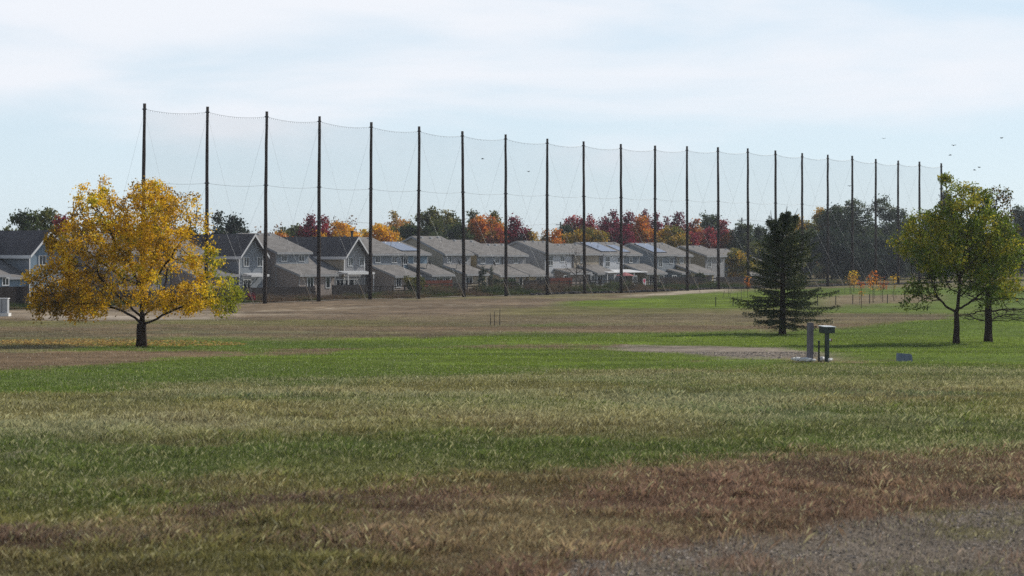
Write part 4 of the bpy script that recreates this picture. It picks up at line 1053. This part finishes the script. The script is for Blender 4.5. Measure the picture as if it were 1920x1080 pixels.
def house_v(L, R_, ye, ya, depth, wall, label, wins=(), roof='roofdark', link_=None, perg=None, doors=(), side=None, vm=VM, flue=False):
    uL, x0, y0 = at(L, vm); uR = at(R_, vm)[0]; W = uR - uL; ze = zpx(ye, y0); ux, xx, yy = at((L + R_) / 2, vm); zr = zpx(ya, yy)
    h = empty('house', (x0, y0, 0), ANG, label, 'house', 'two storey houses behind the net')
    b = -.8; s = (zr - ze) / (W / 2)
    m = MB(); m.poly_prism([(0, 0, b), (W, 0, b), (W, 0, ze), (W / 2, 0, zr), (0, 0, ze)], (0, depth, 0)); m.build('wall', M['w_' + wall], h)
    if side:
        m = MB(); m.box(-.012, -.001, .01, depth, b, ze - .02); m.build('side_siding', M['w_' + side], h)
    ro = MB(); oh = .36; og = .75; th = .14
    ro.poly_prism([(-oh, -og, ze - s * oh + .03), (-oh, depth + .3, ze - s * oh + .03), (W / 2, depth + .3, zr + .03), (W / 2, -og, zr + .03)], (0, 0, th))
    ro.poly_prism([(W + oh, -og, ze - s * oh + .03), (W + oh, depth + .3, ze - s * oh + .03), (W / 2, depth + .3, zr + .03), (W / 2, -og, zr + .03)], (0, 0, th))
    rf = ro.build('roof', M[roof], h)
    tr = MB(); yy0 = -og - .03
    tr.poly_prism([(-oh, yy0, ze - s * oh - .14), (W / 2, yy0, zr - .14), (W / 2, yy0, zr + .16), (-oh, yy0, ze - s * oh + .16)], (0, .03, 0))
    tr.poly_prism([(W + oh, yy0, ze - s * oh - .14), (W / 2, yy0, zr - .14), (W / 2, yy0, zr + .16), (W + oh, yy0, ze - s * oh + .16)], (0, .03, 0))
    tr.box(-oh - .03, -oh, -og, depth + .3, ze - s * oh - .2, ze - s * oh + .16)
    tr.box(-.02, .1, -.03, -.003, b, ze - .03); tr.box(W - .1, W + .02, -.03, -.003, b, ze - .03)
    tr.build('trim', M['white'], h)
    m = MB(); x = W * .62; m.tube([(x, 2.2, zr - .6), (x, 2.2, zr + .35)], .1, 8); m.build('vent_pipe', M['vent'], rf)
    if flue:
        m = MB(); x = W * .62; m.tube([(x, .9, zr - .6), (x, .9, zr + .75)], .16, 8); m.tube([(x, .9, zr + .75), (x, .9, zr + .9)], .22, 8); m.build('flue', M['metaldark'], rf)
    for (px, yt, yb, w, nx, ny) in wins:
        u, xx, yy = at(px, vm); window(h, u - uL, 0, zpx(yb, yy), zpx(yt, yy), w, nx=nx, ny=ny)
    for (px, yt, yb, w) in doors:
        u, xx, yy = at(px, vm); window(h, u - uL, 0, zpx(yb, yy), zpx(yt, yy), w, door=True)
    if link_:
        lpx, dpt, zl, zt = link_; a = at(lpx, vm)[0] - uL
        m = MB(); m.poly_prism([(a, .3, b), (a, dpt, b), (a, dpt, zt), (a, .3, zl)], (-a - .016, 0, 0)); m.build('lower_wall', M['w_' + wall], h)
        s2 = (zt - zl) / (dpt - .3)
        m = MB(); m.poly_prism([(a - .25, -.1, zl - s2 * .4 + .03), (-.018, -.1, zl - s2 * .4 + .03), (-.018, dpt, zt + .03), (a - .25, dpt, zt + .03)], (0, 0, .13)); m.build('lower_roof', M['roof'], h)
        m = MB(); m.box(a - .25, -.018, -.13, -.1, zl - s2 * .4 - .12, zl - s2 * .4 + .14); m.build('lower_trim', M['fascia'], h)
    if perg: pergola(h, *perg)
    return h, W

# far left
house_v(55, 121, 475, 434.5, 12, 'blue', 'blue gabled house with dark roof at the far left edge', wins=[(79, 480, 496, .8, 2, 1)], link_=(-60, 6, 2.75, 4.9), side='slate')
house_u(-130, -12, 474, 436, 5.5, 'slate', 'slate sided house cut by the left frame edge', lean=(-100, -30, 497, 516, 'blue'), lwins=[(10, 522, 534, .7, False)])
house_u(170, 262, 474, 440, 6, 'taupe', 'taupe house hidden behind the golden tree', lean=(180, 255, 497, 516, 'taupe'), wins=[(200, 481, 494, .8, 2, 1), (245, 481, 494, .8, 2, 1)])
house_v(270, 318, 476, 440, 11, 'grey', 'grey gabled house seen through the golden tree', wins=[(285, 481, 500, .75, 2, 1)])
house_u(318, 385, 475, 438, 6, 'taupe', 'brown grey house at the right edge of the golden tree', lean=(320, 380, 497, 516, 'taupe'), wins=[(335, 481, 494, .8, 2, 1)])
# visible row
house_v(448, 493, 476.5, 441, 11, 'greyblue', 'blue grey gabled house with white rake trim left of the third pole', wins=[(461.5, 483, 498.5, .72, 2, 1), (487, 483, 498.5, .72, 2, 1)], link_=(400, 6, 2.65, 4.6),
        perg=(.6, 3.3, 2.75, 1.3, False), doors=[(463, 525, 541, 1.1)], side='slate')
house_u(518, 579, 473, 440, 6.6, 'taupe', 'taupe house with long side wall right of the third pole', lean=(518, 586, 497, 515, 'taupe'), wins=[(532, 479, 489, .85, 2, 1), (565, 479, 489, .85, 2, 1)],
        lwins=[(581.5, 521, 538, .95, True), (614.5, 520, 539, .6, False)], frontwall='greyblue')
house_v(645, 684, 477.5, 446, 14, 'grey', 'grey gabled house with dark roof and white pergola left of the fifth pole', wins=[(657, 483, 498, .72, 2, 1), (678, 483, 498, .72, 2, 1)], link_=(592, 6, 2.8, 4.85),
        perg=(-1.1, 3.6, 2.85, 1.5, True), doors=[(637, 525, 540, 1.2), (655, 525, 540, 1.5)], side='tan', flue=True)
house_u(697, 753, 475.5, 447, 5.7, 'taupe', 'grey house with low lean-to wing right of the fifth pole', lean=(697, 742, 499, 517, 'taupe'), wins=[(708, 481, 492, .82, 2, 1), (739, 481, 492, .82, 2, 1)], lwins=[(747, 522, 538, .8, True)], frontwall='greyblue')
house_u(756, 802, 476, 455.5, 5.0, 'blue', 'blue house with a solar roof at the sixth pole', lean=(766, 805, 496.5, 515, 'slate'), wins=[(760, 481, 495, .75, 2, 1), (779, 481, 493, .7, 2, 1)],
        lwins=[(824, 521, 530, 1.2, False), (839, 520, 532, .8, False)], solar_=[(.3, 3.9, .5, 4.4)], dish=[(800, 500)])
house_u(832, 882, 475.5, 445, 5.6, 'tan', 'tan house with broad gable wall left of the seventh pole', lean=(832, 872, 498, 514, 'tan'), wins=[(842, 480, 491, .8, 2, 1), (871, 480, 491, .8, 2, 1)],
        lwins=[(879, 520, 531, 1.2, False)], frontwall='grey', dish=[(856, 500)])
house_u(895, 940, 477.5, 452, 5.4, 'yellowtan', 'cream sided house between the seventh and eighth poles', lean=(895, 944, 498.5, 516, 'tan'), wins=[(905, 482.5, 493, .8, 2, 1), (931.5, 482.5, 493, .8, 2, 1)],
        lwins=[(962, 521, 532, .9, False), (976, 520, 538, .6, True)], frontwall='greyblue', dish=[(922, 500)])
house_u(943, 985, 478, 459, 4.0, 'grey', 'grey house with cream lean-to right of the eighth pole', lean=(950, 990, 497, 515, 'yellowtan'), wins=[(966.5, 482.5, 493, .8, 2, 1)], lwins=[(1010, 520, 529, 1.1, False), (1020, 520, 529, .6, False)])
house_u(1021, 1072, 474, 454, 5.0, 'grey', 'tall grey house with wide blank gable at the ninth pole', wins=[(1032, 480, 497, .9, 2, 2), (1054, 480, 490, .8, 2, 1)], lean=(1040, 1078, 505, 512, 'taupe', 2.6), lwins=[(1061, 517, 526, .9, False)], frontwall='pale', chim=1.2)
house_u(1075, 1124, 476, 459, 4.4, 'tan', 'house with slate blue rear wing left of the large solar roof', lean=(1085, 1118, 498, 511.5, 'slate', 3.2), wins=[(1092, 482, 492, .8, 2, 1)], lwins=[(1111, 516, 527, .8, False), (1125, 517, 534, 1.1, True)])
house_u(1130, 1170, 476, 456, 4.8, 'pale', 'pale house with the largest solar roof between the tenth and eleventh poles', wins=[(1139, 482, 499, .9, 2, 2), (1160, 483, 492, .6, 2, 1)], solar_=[(.2, 4.0, .3, 4.3)], frontwall='pale')
house_u(1171, 1199, 477, 456, 4.8, 'slate', 'narrow slate house right of the eleventh pole', lean=(1171, 1206, 496.5, 512, 'olive'), wins=[(1182.5, 483, 492, .7, 2, 1)], lwins=[(1190, 518, 533, .9, True), (1222, 516, 532, 1.3, True), (1240, 517, 527, .9, False)], solar_=[(-.2, 1.9, .3, 3.2)])
house_u(1228, 1266, 477.5, 457.5, 4.6, 'greyblue', 'blue grey house with solar roof at the twelfth pole', wins=[(1238, 482, 500, .9, 2, 1), (1258.5, 483.5, 494, .8, 2, 1)], solar_=[(.1, 3.6, .3, 4.0)], lean=(1252, 1270, 506, 512, 'slate', 2.4), lwins=[(1264, 517, 530, 1.0, True)])
house_u(1268, 1294, 478.5, 457, 5.4, 'olive', 'olive house with long lean-to at the thirteenth pole', lean=(1268, 1300, 497, 512.5, 'yellowtan'), wins=[(1277.5, 484, 493, .8, 2, 1)], lwins=[(1331, 516, 527, .8, False)])
house_u(1323, 1358, 479.5, 462.5, 4.7, 'olive', 'last visible house in the row, olive gable at the fourteenth pole', wins=[(1330, 484, 500, .9, 2, 2), (1349, 484, 494, .7, 2, 1)], frontwall='grey')
house_u(1372, 1400, 483, 468, 4.2, 'slate', 'low roofed house half hidden by trees near the fifteenth pole', wins=[(1385, 490, 500, .8, 2, 1)], lean=(1376, 1398, 505, 514, 'slate', 3), vm=24)
house_u(1418, 1450, 498, 484, 4.2, 'grey', 'small grey house behind the spruce', wins=[(1433, 524, 534, .9, 2, 1)], vm=26)
# patio cover (white beam) beside the large solar roof
def patio():
    u0, x, y = at(1140, VL); u1 = at(1215, VL)[0]; z = zpx(512, y)
    h = empty('patio_cover', (x, y, 0), ANG, 'long white patio cover on posts below the largest solar roof', 'patio cover')
    m = MB(); m.poly_prism([(0, 0, z), (u1 - u0, 0, z), (u1 - u0, 2.6, z + .35), (0, 2.6, z + .35)], (0, 0, .1)); m.build('canopy', M['white'], h)
    for k in range(4):
        xx = (u1 - u0 - .1) * k / 3; m = MB(); m.box(xx, xx + .1, .1, .2, -.4, z - .003); m.build('post', M['white'], h)
patio()
# red parasol
def parasol():
    u, x, y = at(1172, 15.5); h = empty('garden_parasol', (x, y, 0), 0, 'faded red parasol open in the yard behind the eleventh pole', 'parasol')
    z = zpx(516, y); m = MB(); n = 8; m.v.append((0, 0, z + .45))
    for j in range(n): t = 2 * PI * j / n; m.v.append((1.35 * math.cos(t), 1.35 * math.sin(t), z - .05))
    m.v.append((0, 0, z + .39))
    for j in range(n): t = 2 * PI * j / n; m.v.append((1.33 * math.cos(t), 1.33 * math.sin(t), z - .1))
    for j in range(n):
        q = (j + 1) % n; m.f.append((0, 1 + j, 1 + q)); m.f.append((n + 1, n + 2 + q, n + 2 + j)); m.f.append((1 + j, n + 2 + j, n + 2 + q, 1 + q))
    m.build('canopy', M['awning'], h); p = MB(); p.tube([(0, 0, 0), (0, 0, z + .38)], .03, 6); p.build('pole', M['white'], h)
parasol()

# ---------------------------------------------------------------- fences
def fence(pxa, pxb, v, zt, kind, label, mat='fence', va=None):
    ua = at(pxa, v)[0]; ub = at(pxb, v)[0]; x0, y0 = uv(ua, v)
    h = empty('wooden_fence', (x0, y0, 0), ANG, label, 'fence', 'fences behind the net poles'); W = ub - ua; R = random.Random(int(pxa))
    n = max(1, round(W / 2.4)); g = lambda xx: gz(*uv(ua + xx, v))
    for k in range(n + 1):
        xx = W * k / n; m = MB(); m.box(xx - .07, xx + .07, .04, .18, g(xx) - .1, zt + (.08 if kind != 'solid' else .03)); m.build('post', M[mat], h)
    if kind == 'solid':
        m = MB(); k = int(W / .145)
        for i in range(k): m.box(i * .145, i * .145 + .138, -.0, .02, g(i * .145) + .02, zt - R.uniform(0, .03))
        m.build('board_panel', M[mat], h)
        m = MB(); m.box(0, W, .021, .06, .35, .44); m.box(0, W, .021, .06, zt - .3, zt - .21); m.build('rail', M[mat], h)
    else:
        for zz in ([.45, .85, 1.25] if kind == 'rail' else [.5, 1.05]):
            m = MB(); m.poly_prism([(0, 0, zz), (W, 0, zz + R.uniform(-.05, .05)), (W, .035, zz), (0, .035, zz)], (0, 0, .13)); m.build('rail', M[mat], h)
fence(-60, 52, 6.5, 2.1, 'solid', 'tall dark board fence behind the golden tree at the left edge')
fence(62, 440, 14, 1.3, 'solid', 'long dark board fence passing behind the golden tree')
fence(441, 590, 12.5, 1.35, 'solid', 'near black board fence between the third and fourth poles')
fence(441, 592, 9.5, .8, 'two', 'low two rail fence in front of the near black board fence')
fence(625, 692, 14, 1.4, 'solid', 'dark board fence below the white pergola')
fence(692, 782, 13, 1.1, 'two', 'low rail fence between the fifth and sixth poles')
fence(795, 848, 14, 1.75, 'solid', 'red brown board fence right of the sixth pole', 'fencered')
fence(783, 900, 12, 1.3, 'rail', 'three rail fence between the sixth and eighth poles')
fence(930, 985, 12, 1.4, 'rail', 'three rail fence behind the eighth pole')
fence(984, 1026, 12.5, 1.55, 'solid', 'short dark board fence left of the ninth pole')
fence(1032, 1073, 13, 1.8, 'solid', 'red brown board fence right of the ninth pole', 'fencered')
fence(1030, 1200, 10.5, 1.45, 'rail', 'dark three rail fence from the ninth pole to the pink printed banner')
fence(1203, 1345, 10.5, 1.45, 'rail', 'dark three rail fence right of the pink printed banner')
fence(1240, 1330, 12.5, 1.6, 'solid', 'dark board fence behind the thirteenth pole')
fence(1345, 1440, 11.5, 1.5, 'solid', 'brownish board fence left of the spruce')

# banner on the fence
def banner():
    u, x, y = at(1208, 10.2); h = empty('hanging_banner', (x, y, 0), ANG, 'white banner with pink red print hanging on the rail fence', 'banner')
    m = MB(); m.box(-.35, .35, -.02, -.004, .25, 1.5); m.build('cloth', M['banner'], h)
    m = MB(); m.poly_prism([(-.3, -.024, 1.42), (.3, -.024, 1.42), (.24, -.024, 1.08), (0, -.024, .82), (-.26, -.024, 1.12)], (0, .003, 0)); m.poly_prism([(-.22, -.024, .72), (.05, -.024, .62), (.2, -.024, .76), (.1, -.024, .46), (-.2, -.024, .5)], (0, .003, 0)); m.build('print', M['bannerred'], h)
banner()

# ---------------------------------------------------------------- utility poles and lines
ups = []
for px, yt, v, lab in [(1051, 416, 70, 'slim utility pole beyond the roofs right of the ninth net pole'), (1391, 408, 70, 'slim utility pole beyond the trees left of the fifteenth net pole')]:
    u, x, y = at(px, v); zt = zpx(yt, y); h = empty('utility_pole', (x, y, 0), ANG, lab, 'utility pole', 'utility poles')
    m = MB(); m.tube([(0, 0, -.2), (0, 0, zt)], [.19, .13], 8); m.build('pole', M['polewood'], h)
    m = MB(); m.box(-.06, .06, -1.1, 1.1, zt - .6, zt - .48); m.build('crossarm', M['polewood'], h)
    ups.append((u, v, zt))
m = MB(); o_u = ups[0][0]
for dz, dv in ((-.3, 0), (-1.9, .5)):
    span = ups[1][0] - ups[0][0]
    for (ua, ub) in ((ups[0][0] - span, ups[0][0]), (ups[0][0], ups[1][0]), (ups[1][0], ups[1][0] + span)):
        pts = []
        for k in range(17):
            t = k / 16; u = ua + (ub - ua) * t; x, y = uv(u, 70 + dv); zz = np.interp(u, [ups[0][0], ups[1][0]], [ups[0][2], ups[1][2]]) + dz - 4 * .8 * t * (1 - t); pts.append((x, y, zz))
        m.tube(pts, .022, 4)
tag(m.build('power_line', M['cable']), 'thin power lines strung between the utility poles beyond the roofs', 'power line')

# ---------------------------------------------------------------- posts, box, slab in the field
def field_things():
    D = 61.5; s = F / D
    # grey timber post
    x = pd(1518.5, D); z = gz(x, D); h_ = zpx(605, D) - z
    m = MB(); m.box(-.085, .085, -.075, .075, -.3, h_ - .02); m.poly_prism([(-.085, -.075, h_ - .018), (.085, -.075, h_ - .018), (.085, .075, h_ - .018), (-.085, .075, h_ - .018)], (.0, 0, .02))
    o = m.build('timber_post', M['greytimber'], None, (x, D, z), bevel=.012); o.rotation_euler = (0, math.radians(.8), .35); tag(o, 'grey weathered square post, tallest of the three posts in the field', 'post')
    # short black pipe
    x2 = pd(1535.5, D + .1); z2 = gz(x2, D + .1); h2 = zpx(639, D) - z2
    root = empty('marker_pipe', (x2, D + .1, z2), 0, 'short black pipe standing between the grey post and green box', 'marker pipe')
    m = MB(); m.tube([(0, 0, -.2), (0, 0, h2 - .08)], .03, 12); m.build('pipe', M['metaldark'], root); m = MB(); m.tube([(0, 0, h2 - .08), (0, 0, h2)], .036, 12); m.build('cap', M['greenbox'], root)
    # green box on post
    x3 = pd(1550.5, D); z3 = gz(x3, D); ht = zpx(611, D) - z3
    root = empty('metal_box_post', (x3, D, z3), math.radians(25), 'dark green metal box with sloping lid coloured sunlit white on a square post', 'box on post')
    m = MB(); m.box(-.055, .055, -.055, .055, -.2, ht - .2); m.build('post', M['greenbox'], root, bevel=.006)
    m = MB(); m.poly_prism([(-.21, -.15, ht - .235), (.21, -.15, ht - .235), (.21, -.15, ht - .045), (-.21, -.15, ht - .03)], (0, .3, .015)); m.build('box', M['greenbox'], root, bevel=.008)
    m = MB(); m.poly_prism([(-.235, -.175, ht - .028), (.235, -.175, ht - .043), (.235, .175, ht - .018), (-.235, .175, ht - .003)], (0, 0, .018)); m.build('lid', simple('lid_sunlit_colour', lin(196, 200, 200), .35, .1, 5, .6), root)  # lid is near white because sunlight on the top is put into its colour
    m = MB(); m.box(-.04, .04, -.17, -.152, ht - .1, ht - .06); m.build('latch', M['metaldark'], root)
    # white stones
    R = random.Random(2)
    spots = [(1489, 681, .10), (1496, 683, .13), (1504, 683.5, .12), (1511, 684.5, .13), (1518, 684, .1), (1526, 684.5, .08), (1541, 682, .15), (1547, 680.5, .13), (1555, 683, .1), (1557, 681, .09)]
    lbl = ['leftmost of the white stones at the grey post foot', 'second white stone from the left by the grey post', 'third white stone from the left by the grey post', 'flat white stone just left of the grey post foot', 'white stone against the grey post foot',
           'small white stone right of the grey post', 'largest white stone at the green box post foot', 'white stone just behind the largest one', 'small white stone right of the green box post', 'tiny white stone furthest right']
    for i, (px, py, r) in enumerate(spots):
        dd = D + (683 - py) * .25; xx = pd(px, dd); m = MB(); m.blob((0, 0, 0), (r, r * .75, r * .55), i, 9, 6, .18)
        o = m.build('white_stone', M['stone'], None, (xx, dd, gz(xx, dd) + r * .25 + .05)); tag(o, lbl[i], 'stone', 'white stones at the posts')
    # leaning slab
    D4 = 66.0; xs = pd(1697, D4); zs = gz(xs, D4)
    m = MB(); hh = .3
    m.poly_prism([(-.30, 0, -.1), (.30, 0, -.14), (.27, 0, hh - .05), (.22, 0, hh - .015), (-.28, 0, hh)], (0, .07, 0))
    for k in range(5): m.box(-.22 + k * .1, -.205 + k * .1, -.004, 0.0, .03, hh - .07)
    o = m.build('leaning_slab', M['slab'], None, (xs, D4, zs + .02), bevel=.006); o.rotation_euler = (math.radians(-14), math.radians(3), math.radians(12)); tag(o, 'small blue grey slab leaning in the grass right of the posts', 'slab')
    # red and white cup
    D5 = 104.0; xc = pd(1579.5, D5); zc = zpx(627, D5)
    root = empty('fallen_cup', (xc, 108, gz(xc, 108)), 0, 'red and white litter cup lying on the green grass', 'cup')
    m = MB(); m.tube([(-.09, 0, .1), (.04, 0, .11)], [.06, .075], 10); m.build('cup', M['white'], root); m = MB(); m.tube([(.041, 0, .11), (.1, .0, .11)], [.078, .085], 10); m.build('rim', M['awning'], root)
    # thin stakes
    for i, (px, yt, yb) in enumerate([(919.5, 585, 609), (927, 583, 609), (937, 577, 609)]):
        d = 138.0 - i * .3; xx = pd(px, d); zz = gz(xx, d); m = MB(); m.tube([(0, 0, -.1), (0, 0, (yb - yt) / F * d * .55), (.02 * (i - 1), 0, (yb - yt) / F * d)], [.03, .024, .02], 6)
        tag(m.build('thin_stake', M['metaldark'], None, (xx, d, zz)), ['shortest and leftmost of three thin dark stakes in the field', 'middle one of three thin dark stakes in the field', 'tallest and rightmost of three thin dark stakes in the field'][i], 'stake', 'three thin stakes')
    # T posts in a row, right
    PXs = [1342, 1374.5, 1533, 1567, 1599, 1630.5, 1664, 1696.5, 1729]
    nm = ['first', 'second', 'third', 'fourth', 'fifth', 'sixth', 'seventh', 'eighth', 'ninth']
    for i, px in enumerate(PXs):
        d = 192.0 + i * 1.5; xx = pd(px, d); zz = gz(xx, d); m = MB(); m.box(-.04, .04, -.012, .012, -.1, .95); m.box(-.012, .012, .012, .05, -.1, .95); m.box(-.055, .055, -.02, .0, .88, .95)
        tag(m.build('fence_post', M['metaldark'], None, (xx, d, zz)), nm[i] + ' dark steel fence post from the left in the row before the saplings', 'fence post', 'steel fence posts before the saplings')
    nm2 = ['first', 'second', 'third', 'fourth', 'fifth', 'sixth', 'seventh', 'eighth', 'ninth', 'tenth', 'eleventh', 'twelfth', 'thirteenth', 'fourteenth']
    for i, (px, yt, yb) in enumerate([(1355, 545, 560), (1366, 540, 556), (1369, 548, 568), (1383, 550, 567), (1390, 538, 566), (1395, 536, 556), (1584, 540, 551), (1597, 541, 552), (1612, 548, 572), (1631, 545, 566), (1652, 542, 560), (1673, 545, 556), (1680, 545, 560), (1640, 543, 560)]):
        d = F * CAMZ / (yb - HY); xx = pd(px, d); m = MB(); m.tube([(0, 0, -.1), (0, 0, (yb - yt) / F * d)], .022, 5); o = m.build('sapling_stake', M['metaldark'], None, (xx, d, gz(xx, d)))
        if i == 0: o.rotation_euler = (0, .25, 0)
        tag(o, nm2[i] + ' thin sapling stake counting from the left', 'stake', 'stakes around the saplings')
    # bin, cabinet
    d = 168.0; xx = pd(437.5, d); root = empty('litter_bin', (xx, d, gz(xx, d)), 0, 'dark grey cylindrical bin right of the golden tree on the dirt', 'bin')
    m = MB(); m.tube([(0, 0, -.05), (0, 0, .62)], [.22, .23], 14); m.build('body', M['barrel'], root, smooth=False); m = MB(); m.tube([(0, 0, .62), (0, 0, .7)], [.25, .22], 14); m.build('lid', M['barrel'], root)
    d = 158.0; xx = pd(6, d); root = empty('utility_cabinet', (xx, d, gz(xx, d)), 0, 'light grey utility cabinet on a concrete pad at the left edge', 'cabinet')
    m = MB(); m.box(-.55, .42, -.3, .3, .25, 1.42); m.build('body', M['cabinet'], root, bevel=.02)
    m = MB(); m.box(-.6, .47, -.35, .35, 1.421, 1.48); m.build('lid', M['white'], root)
    m = MB(); m.box(-.65, .55, -.45, .45, -.1, .248); m.build('pad', M['stone'], root); m = MB(); m.box(-.05, -.02, -.312, -.301, .3, 1.38); m.build('door_seam', M['metaldark'], root)
    # birds
    for i, (px, py, D_, lab) in enumerate([(904.5, 298, 150, 'bird flying between the seventh and eighth poles'), (991, 322, 170, 'bird flying left of the ninth pole below the net top'), (1788, 273, 140, 'bird flying above the last net pole'), (1782, 291, 150, 'bird just below another above the last net pole'),
                                           (1878, 259, 150, 'bird highest at the right of the sky'), (1657, 260, 190, 'faint small bird above the twentieth pole'), (1836, 314, 160, 'bird above the olive gold tree, right one of the pair'), (1827, 319, 160, 'bird above the olive gold tree, left one of the pair'), (1593, 349, 170, 'bird left of the nineteenth pole')]):
        c = empty('flying_bird', (pd(px, D_), D_, zpx(py, D_)), i * .9, lab, 'bird', 'birds in the sky')
        m = MB(); m.tube([(-.1, 0, 0), (-.04, 0, .01), (.05, 0, .01), (.1, 0, .0), (.16, 0, 0)], [.012, .032, .035, .02, .005], 8)
        for s in (-1, 1):
            m.poly_prism([(.05, s * .01, .02), (-.03, s * .01, .02), (-.05, s * .12, .06), (-.02, s * .2, .04), (.03, s * .12, .06)], (0, 0, .008))
        m.build('body', M['birdfeather'], c)
field_things()

# ---------------------------------------------------------------- light, sky, camera
SUN_EL = math.radians(38); sd = Vector((.86, .51, 0)).normalized()
dirv = Vector((sd.x * math.cos(SUN_EL), sd.y * math.cos(SUN_EL), math.sin(SUN_EL)))
sl = bpy.data.lights.new('sun', 'SUN'); sl.energy = 4.8; sl.angle = math.radians(.6); sl.color = (1, .95, .87)
so = bpy.data.objects.new('sun', sl); col.objects.link(so); so.rotation_euler = dirv.to_track_quat('Z', 'Y').to_euler(); so.location = (60, 40, 80)

w = bpy.data.worlds.new('World'); scn.world = w; w.use_nodes = True; nt = w.node_tree; nt.nodes.clear(); L = nt.links.new
wo = nt.nodes.new('ShaderNodeOutputWorld'); bgn = nt.nodes.new('ShaderNodeBackground'); bgn.inputs[1].default_value = .1
sky = nt.nodes.new('ShaderNodeTexSky'); sky.sky_type = 'NISHITA'; sky.sun_disc = False; sky.sun_elevation = SUN_EL; sky.sun_rotation = math.atan2(sd.x, sd.y)
sky.altitude = 1500; sky.air_density = 1.0; sky.dust_density = .6; sky.ozone_density = 1.5
tc = nt.nodes.new('ShaderNodeTexCoord')
mp = nt.nodes.new('ShaderNodeMapping'); mp.inputs['Scale'].default_value = (3.2, 1.0, 17); mp.inputs['Location'].default_value = (.35, .2, .1); mp.inputs['Rotation'].default_value = (0, math.radians(-4), 0)
L(tc.outputs['Generated'], mp.inputs[0])
nz = nt.nodes.new('ShaderNodeTexNoise'); nz.inputs['Scale'].default_value = 1.25; nz.inputs['Detail'].default_value = 7; nz.inputs['Roughness'].default_value = .5; nz.inputs['Distortion'].default_value = .35
L(mp.outputs[0], nz.inputs['Vector'])
sx = nt.nodes.new('ShaderNodeSeparateXYZ'); L(tc.outputs['Generated'], sx.inputs[0])
el = nt.nodes.new('ShaderNodeMapRange'); el.inputs[1].default_value = .012; el.inputs[2].default_value = .09; el.inputs[3].default_value = -.36; el.inputs[4].default_value = .14; L(sx.outputs[2], el.inputs[0])
ad = nt.nodes.new('ShaderNodeMath'); ad.operation = 'ADD'; L(nz.outputs['Fac'], ad.inputs[0]); L(el.outputs[0], ad.inputs[1])
hi = nt.nodes.new('ShaderNodeMapRange'); hi.inputs[1].default_value = .3; hi.inputs[2].default_value = .65; hi.inputs[3].default_value = 0; hi.inputs[4].default_value = -.38; L(sx.outputs[2], hi.inputs[0])
ad2 = nt.nodes.new('ShaderNodeMath'); ad2.operation = 'ADD'; L(ad.outputs[0], ad2.inputs[0]); L(hi.outputs[0], ad2.inputs[1]); ad = ad2
cm = nt.nodes.new('ShaderNodeMapRange'); cm.inputs[1].default_value = .42; cm.inputs[2].default_value = .72; cm.interpolation_type = 'SMOOTHSTEP'; L(ad.outputs[0], cm.inputs[0])
mx = nt.nodes.new('ShaderNodeMix'); mx.data_type = 'RGBA'
L(cm.outputs[0], mx.inputs['Factor'])
tint = nt.nodes.new('ShaderNodeMix'); tint.data_type = 'RGBA'; tf = nt.nodes.new('ShaderNodeMapRange'); tf.inputs[1].default_value = .14; tf.inputs[2].default_value = .4; tf.inputs[3].default_value = .75; tf.inputs[4].default_value = .1; L(sx.outputs[2], tf.inputs[0]); L(tf.outputs[0], tint.inputs['Factor']); L(sky.outputs[0], tint.inputs['A']); tint.inputs['B'].default_value = (7.5, 8.9, 10.0, 1)
L(tint.outputs['Result'], mx.inputs['A']); mx.inputs['B'].default_value = (8.9, 9.25, 9.85, 1)
L(mx.outputs['Result'], bgn.inputs[0]); L(bgn.outputs[0], wo.inputs[0])

def haze():
    mb = MB(); mb.box(-4600, 4600, -60, 5600, -2, 32); m = bpy.data.materials.new('pale_air'); m.use_nodes = True; t = m.node_tree; t.nodes.clear()
    o = t.nodes.new('ShaderNodeOutputMaterial'); v = t.nodes.new('ShaderNodeVolumePrincipled'); v.inputs['Density'].default_value = HAZE; v.inputs['Color'].default_value = (.86, .92, 1, 1); v.inputs['Anisotropy'].default_value = .2
    t.links.new(v.outputs[0], o.inputs['Volume']); hz = mb.build('haze', m)
    import bmesh
    bm = bmesh.new(); bm.from_mesh(hz.data); bmesh.ops.recalc_face_normals(bm, faces=bm.faces); bm.to_mesh(hz.data); bm.free()
    tag(hz, 'thin pale autumn haze in the air over the field', 'haze', kind='stuff')
HAZE = .00013
haze()

cd = bpy.data.cameras.new('camera'); co = bpy.data.objects.new('camera', cd); col.objects.link(co); scn.camera = co
co.location = (0, 0, CAMZ); co.rotation_euler = (PI / 2, 0, 0)
cd.sensor_width = 36; cd.lens = F / 1920 * 36; cd.shift_y = -(540 - HY) / 1920; cd.clip_start = .1; cd.clip_end = 20000
cd.dof.use_dof = True; cd.dof.focus_distance = 105; cd.dof.aperture_fstop = 5.0
scn.render.engine = 'CYCLES'; scn.cycles.max_bounces = 6; scn.cycles.transparent_max_bounces = 12; scn.cycles.diffuse_bounces = 3; scn.cycles.glossy_bounces = 3
scn.cycles.use_denoising = False; scn.cycles.sample_clamp_direct = 0; scn.cycles.sample_clamp_indirect = 4
scn.view_settings.view_transform = 'Standard'; scn.view_settings.look = 'None'; scn.view_settings.exposure = 0; scn.view_settings.gamma = 1
